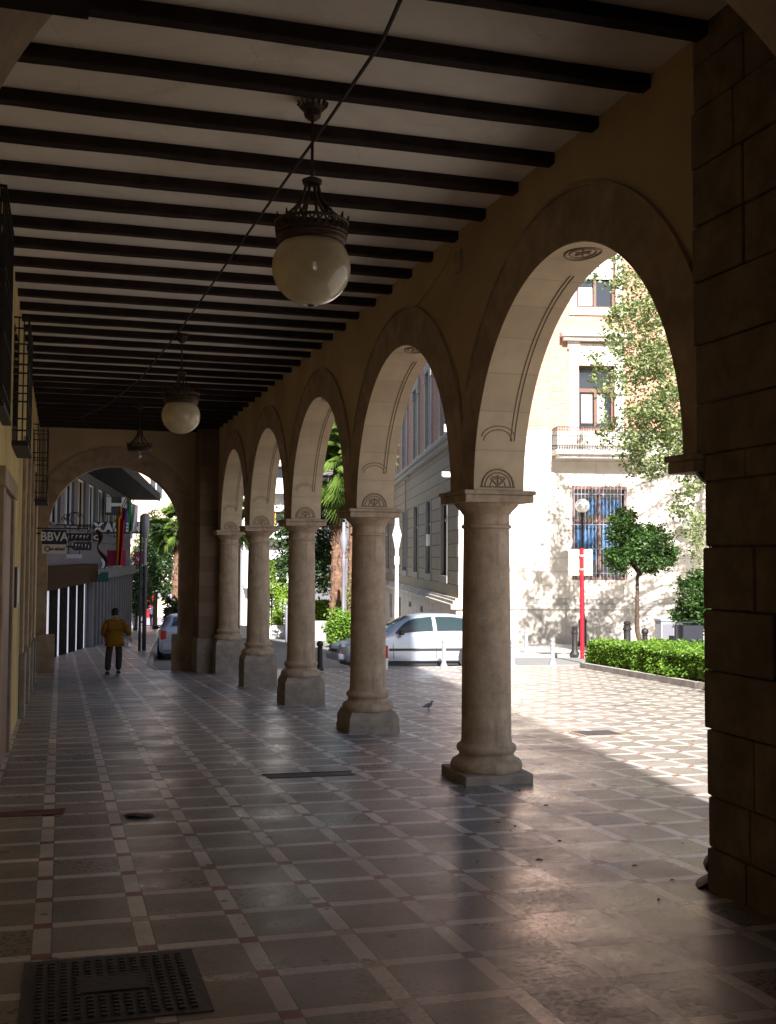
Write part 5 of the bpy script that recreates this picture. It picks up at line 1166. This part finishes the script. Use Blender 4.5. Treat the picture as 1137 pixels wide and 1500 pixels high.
def man(x,y):
    g=G(x,y); t=empty('person',(x,y,g),0,label='man in a loose ochre jacket and dark trousers walking away down the arcade',cat='person')
    # z up, +y away from the viewer (he walks away), slight stoop
    V=[(0,0,.86),(0,.01,1.0),(0,.04,1.18),(0,.07,1.34),(0.01,.12,1.43),(.02,.15,1.50),
       (-.10,0,.84),(-.13,.05,.48),(-.16,-.03,.09),(-.165,.08,.045),
       (.10,0,.84),(.12,.02,.48),(.12,.10,.09),(.125,.22,.045),
       (-.17,.07,1.36),(-.28,-.03,1.12),(-.23,.13,.98),(.18,.07,1.36),(.315,-.02,1.14),(.40,.08,.97)]
    E=[(0,1),(1,2),(2,3),(3,4),(4,5),(0,6),(6,7),(7,8),(8,9),(0,10),(10,11),(11,12),(12,13),(3,14),(14,15),(15,16),(3,17),(17,18),(18,19)]
    Rd=[.11,.12,.13,.12,.055,.05,.085,.06,.042,.035,.085,.06,.042,.035,.065,.045,.032,.065,.045,.032]
    skin('body',V,E,Rd,M['skin'],t)
    # head
    b=MB(); 
    prof=[(.004,-.115),(.045,-.105),(.062,-.07),(.072,-.02),(.078,.03),(.074,.075),(.052,.108),(.004,.122)]
    b.lathe([(r,z) for r,z in prof],n=20); b.tube([(0,.07,-.01),(0,.098,-.03),(0,.078,-.045)],[.008,.014,.01],6)   # nose
    for s in (-1,1): b.tube([(s*.075,-.005,.01),(s*.084,-.012,-.005),(s*.077,-.002,-.03)],[.010,.014,.008],6); b.sphere((s*.028,.069,.012),.011,6)
    b.tube([(-.022,.072,-.062),(.022,.072,-.062)],.006,5)
    o=b.build('head',M['skin'],t,True); o.location=(.03,.17,1.595); o.rotation_euler=(-.2,0,-.25); o.scale=(1,1.12,1.05)
    b=MB(); b.lathe([(.066,-.065),(.080,-.03),(.087,.02),(.086,.065),(.066,.108),(.03,.126),(.002,.13)],n=20,a0=PI*.93,a1=PI*2.07); b.lathe([(.087,.045),(.084,.075),(.066,.110),(.03,.128),(.002,.132)],n=24)
    o=b.build('hair',M['hair'],t,True); o.location=(.03,.17,1.595); o.rotation_euler=(-.2,0,-.25); o.scale=(1.02,1.14,1.06)
    # trousers
    V=[(0,0,.90),(-.095,0,.84),(-.13,.05,.5),(-.16,-.03,.10),(.095,0,.84),(.12,.02,.5),(.12,.10,.10)]
    skin('trousers',V,[(0,1),(1,2),(2,3),(0,4),(4,5),(5,6)],[.11,.10,.088,.078,.10,.088,.078],M['trousers'],t)
    # jacket, loose, reaching the hips, sleeves
    V=[(0,0,.80),(0,.0,.95),(0,.03,1.15),(0,.07,1.33),(0,.10,1.41),(-.17,.06,1.35),(-.24,.0,1.22),(-.285,-.03,1.10),(-.24,.06,1.0),(.18,.06,1.35),(.27,.02,1.22),(.33,-.01,1.10),(.375,.05,1.0)]
    E=[(0,1),(1,2),(2,3),(3,4),(3,5),(5,6),(6,7),(7,8),(3,9),(9,10),(10,11),(11,12)]
    skin('jacket',V,E,[(.235,.20),(.225,.19),(.212,.165),(.18,.13),.07,.10,.088,.08,.065,.10,.088,.08,.068],M['jacket'],t,2,1)
    tx=bpy.data.textures.new('folds','CLOUDS'); tx.noise_scale=.09; dm=[q for q in COL.objects if q.name=='jacket'][0].modifiers.new('folds','DISPLACE'); dm.texture=tx; dm.strength=.055; dm.mid_level=.5; dm.texture_coords='LOCAL'
    hand(t,(-.235,.15,.97),(.5,.8,-.4),-1); hand(t,(.40,.08,.965),(.15,.25,-1),1)
    for s,px,py in ((-1,-.165,.0),(1,.125,.14)):
        b=MB(); b.tube([(px,py-.12,.045),(px,py-.03,.05),(px,py+.08,.042),(px,py+.15,.03)],[.042,.048,.045,.028],10); b.build('shoe',M['shoe'],t,True)
    return t
mp=gnd(167,988); mo=man(mp.x,mp.y); s=(at(167,891,mp.y).z-G(mp.x,mp.y))/1.73; mo.scale=(s*1.06,s,s); mo.rotation_euler=(0,0,.12)
def walker(x,y,label,shirt,trs,s=1.0,rz=0):
    g=G(x,y); t=empty('person',(x,y,g),rz,label=label,cat='person'); t.scale=(s,s,s)
    V=[(0,0,.92),(0,0,1.1),(0,0,1.28),(0,0,1.42),(0,0,1.5),(0,0,1.56),(-.1,0,.86),(-.09,-.06,.48),(-.09,-.16,.1),(.1,0,.86),(.09,.08,.48),(.09,.06,.08),(-.19,0,1.4),(-.25,.05,1.15),(-.22,.12,.92),(.19,0,1.4),(.25,-.04,1.15),(.24,.05,.92)]
    E=[(0,1),(1,2),(2,3),(3,4),(4,5),(0,6),(6,7),(7,8),(0,9),(9,10),(10,11),(3,12),(12,13),(13,14),(3,15),(15,16),(16,17)]
    skin('body',V,E,[.11,.11,.12,.1,.05,.05,.08,.06,.045,.08,.06,.045,.06,.045,.03,.06,.045,.03],M['skin'],t)
    b=MB(); b.sphere((0,.01,1.66),.095,10,sz=1.25); b.tube([(0,.1,1.66),(0,.12,1.64)],.015,5); b.build('head',M['skin'],t,True)
    b=MB(); b.lathe([(.10,-.03),(.104,.03),(.085,.10),(.03,.127),(.002,.13)],c=(0,0,1.66),n=16); b.build('hair',M['hair'],t,True)
    skin('shirt',[(0,0,.90),(0,0,1.1),(0,0,1.3),(0,0,1.44),(-.19,0,1.4),(-.255,.04,1.18),(.19,0,1.4),(.255,-.03,1.18)],[(0,1),(1,2),(2,3),(2,4),(4,5),(2,6),(6,7)],[(.17,.13),(.16,.12),(.18,.12),.08,.085,.07,.085,.07],M[shirt],t,2,1)
    skin('trousers',[(0,0,.95),(-.1,0,.86),(-.09,-.06,.48),(-.09,-.16,.12),(.1,0,.86),(.09,.08,.48),(.09,.06,.1)],[(0,1),(1,2),(2,3),(0,4),(4,5),(5,6)],[.14,.105,.08,.065,.105,.08,.065],M[trs],t)
    for (px,py,pz) in ((-.09,-.13,.05),(.09,.10,.05)): b=MB(); b.tube([(px,py-.1,pz),(px,py,pz),(px,py+.12,pz-.015)],[.04,.045,.028],8); b.build('shoe',M['shoe'],t,True)
    hand(t,(-.215,.13,.92),(.1,.3,-1),-1); hand(t,(.24,.05,.92),(0,.3,-1),1)
    return t
wp=at(223,912,80); walker(wp.x,80,'distant person in a pale shirt and dark trousers walking in the sunlit street','shirt','navy',1.0)
wp=at(196,906,72); walker(wp.x,72,'distant person in pale clothes near the corner of the shop row','shirt','shirt',.95,.6)
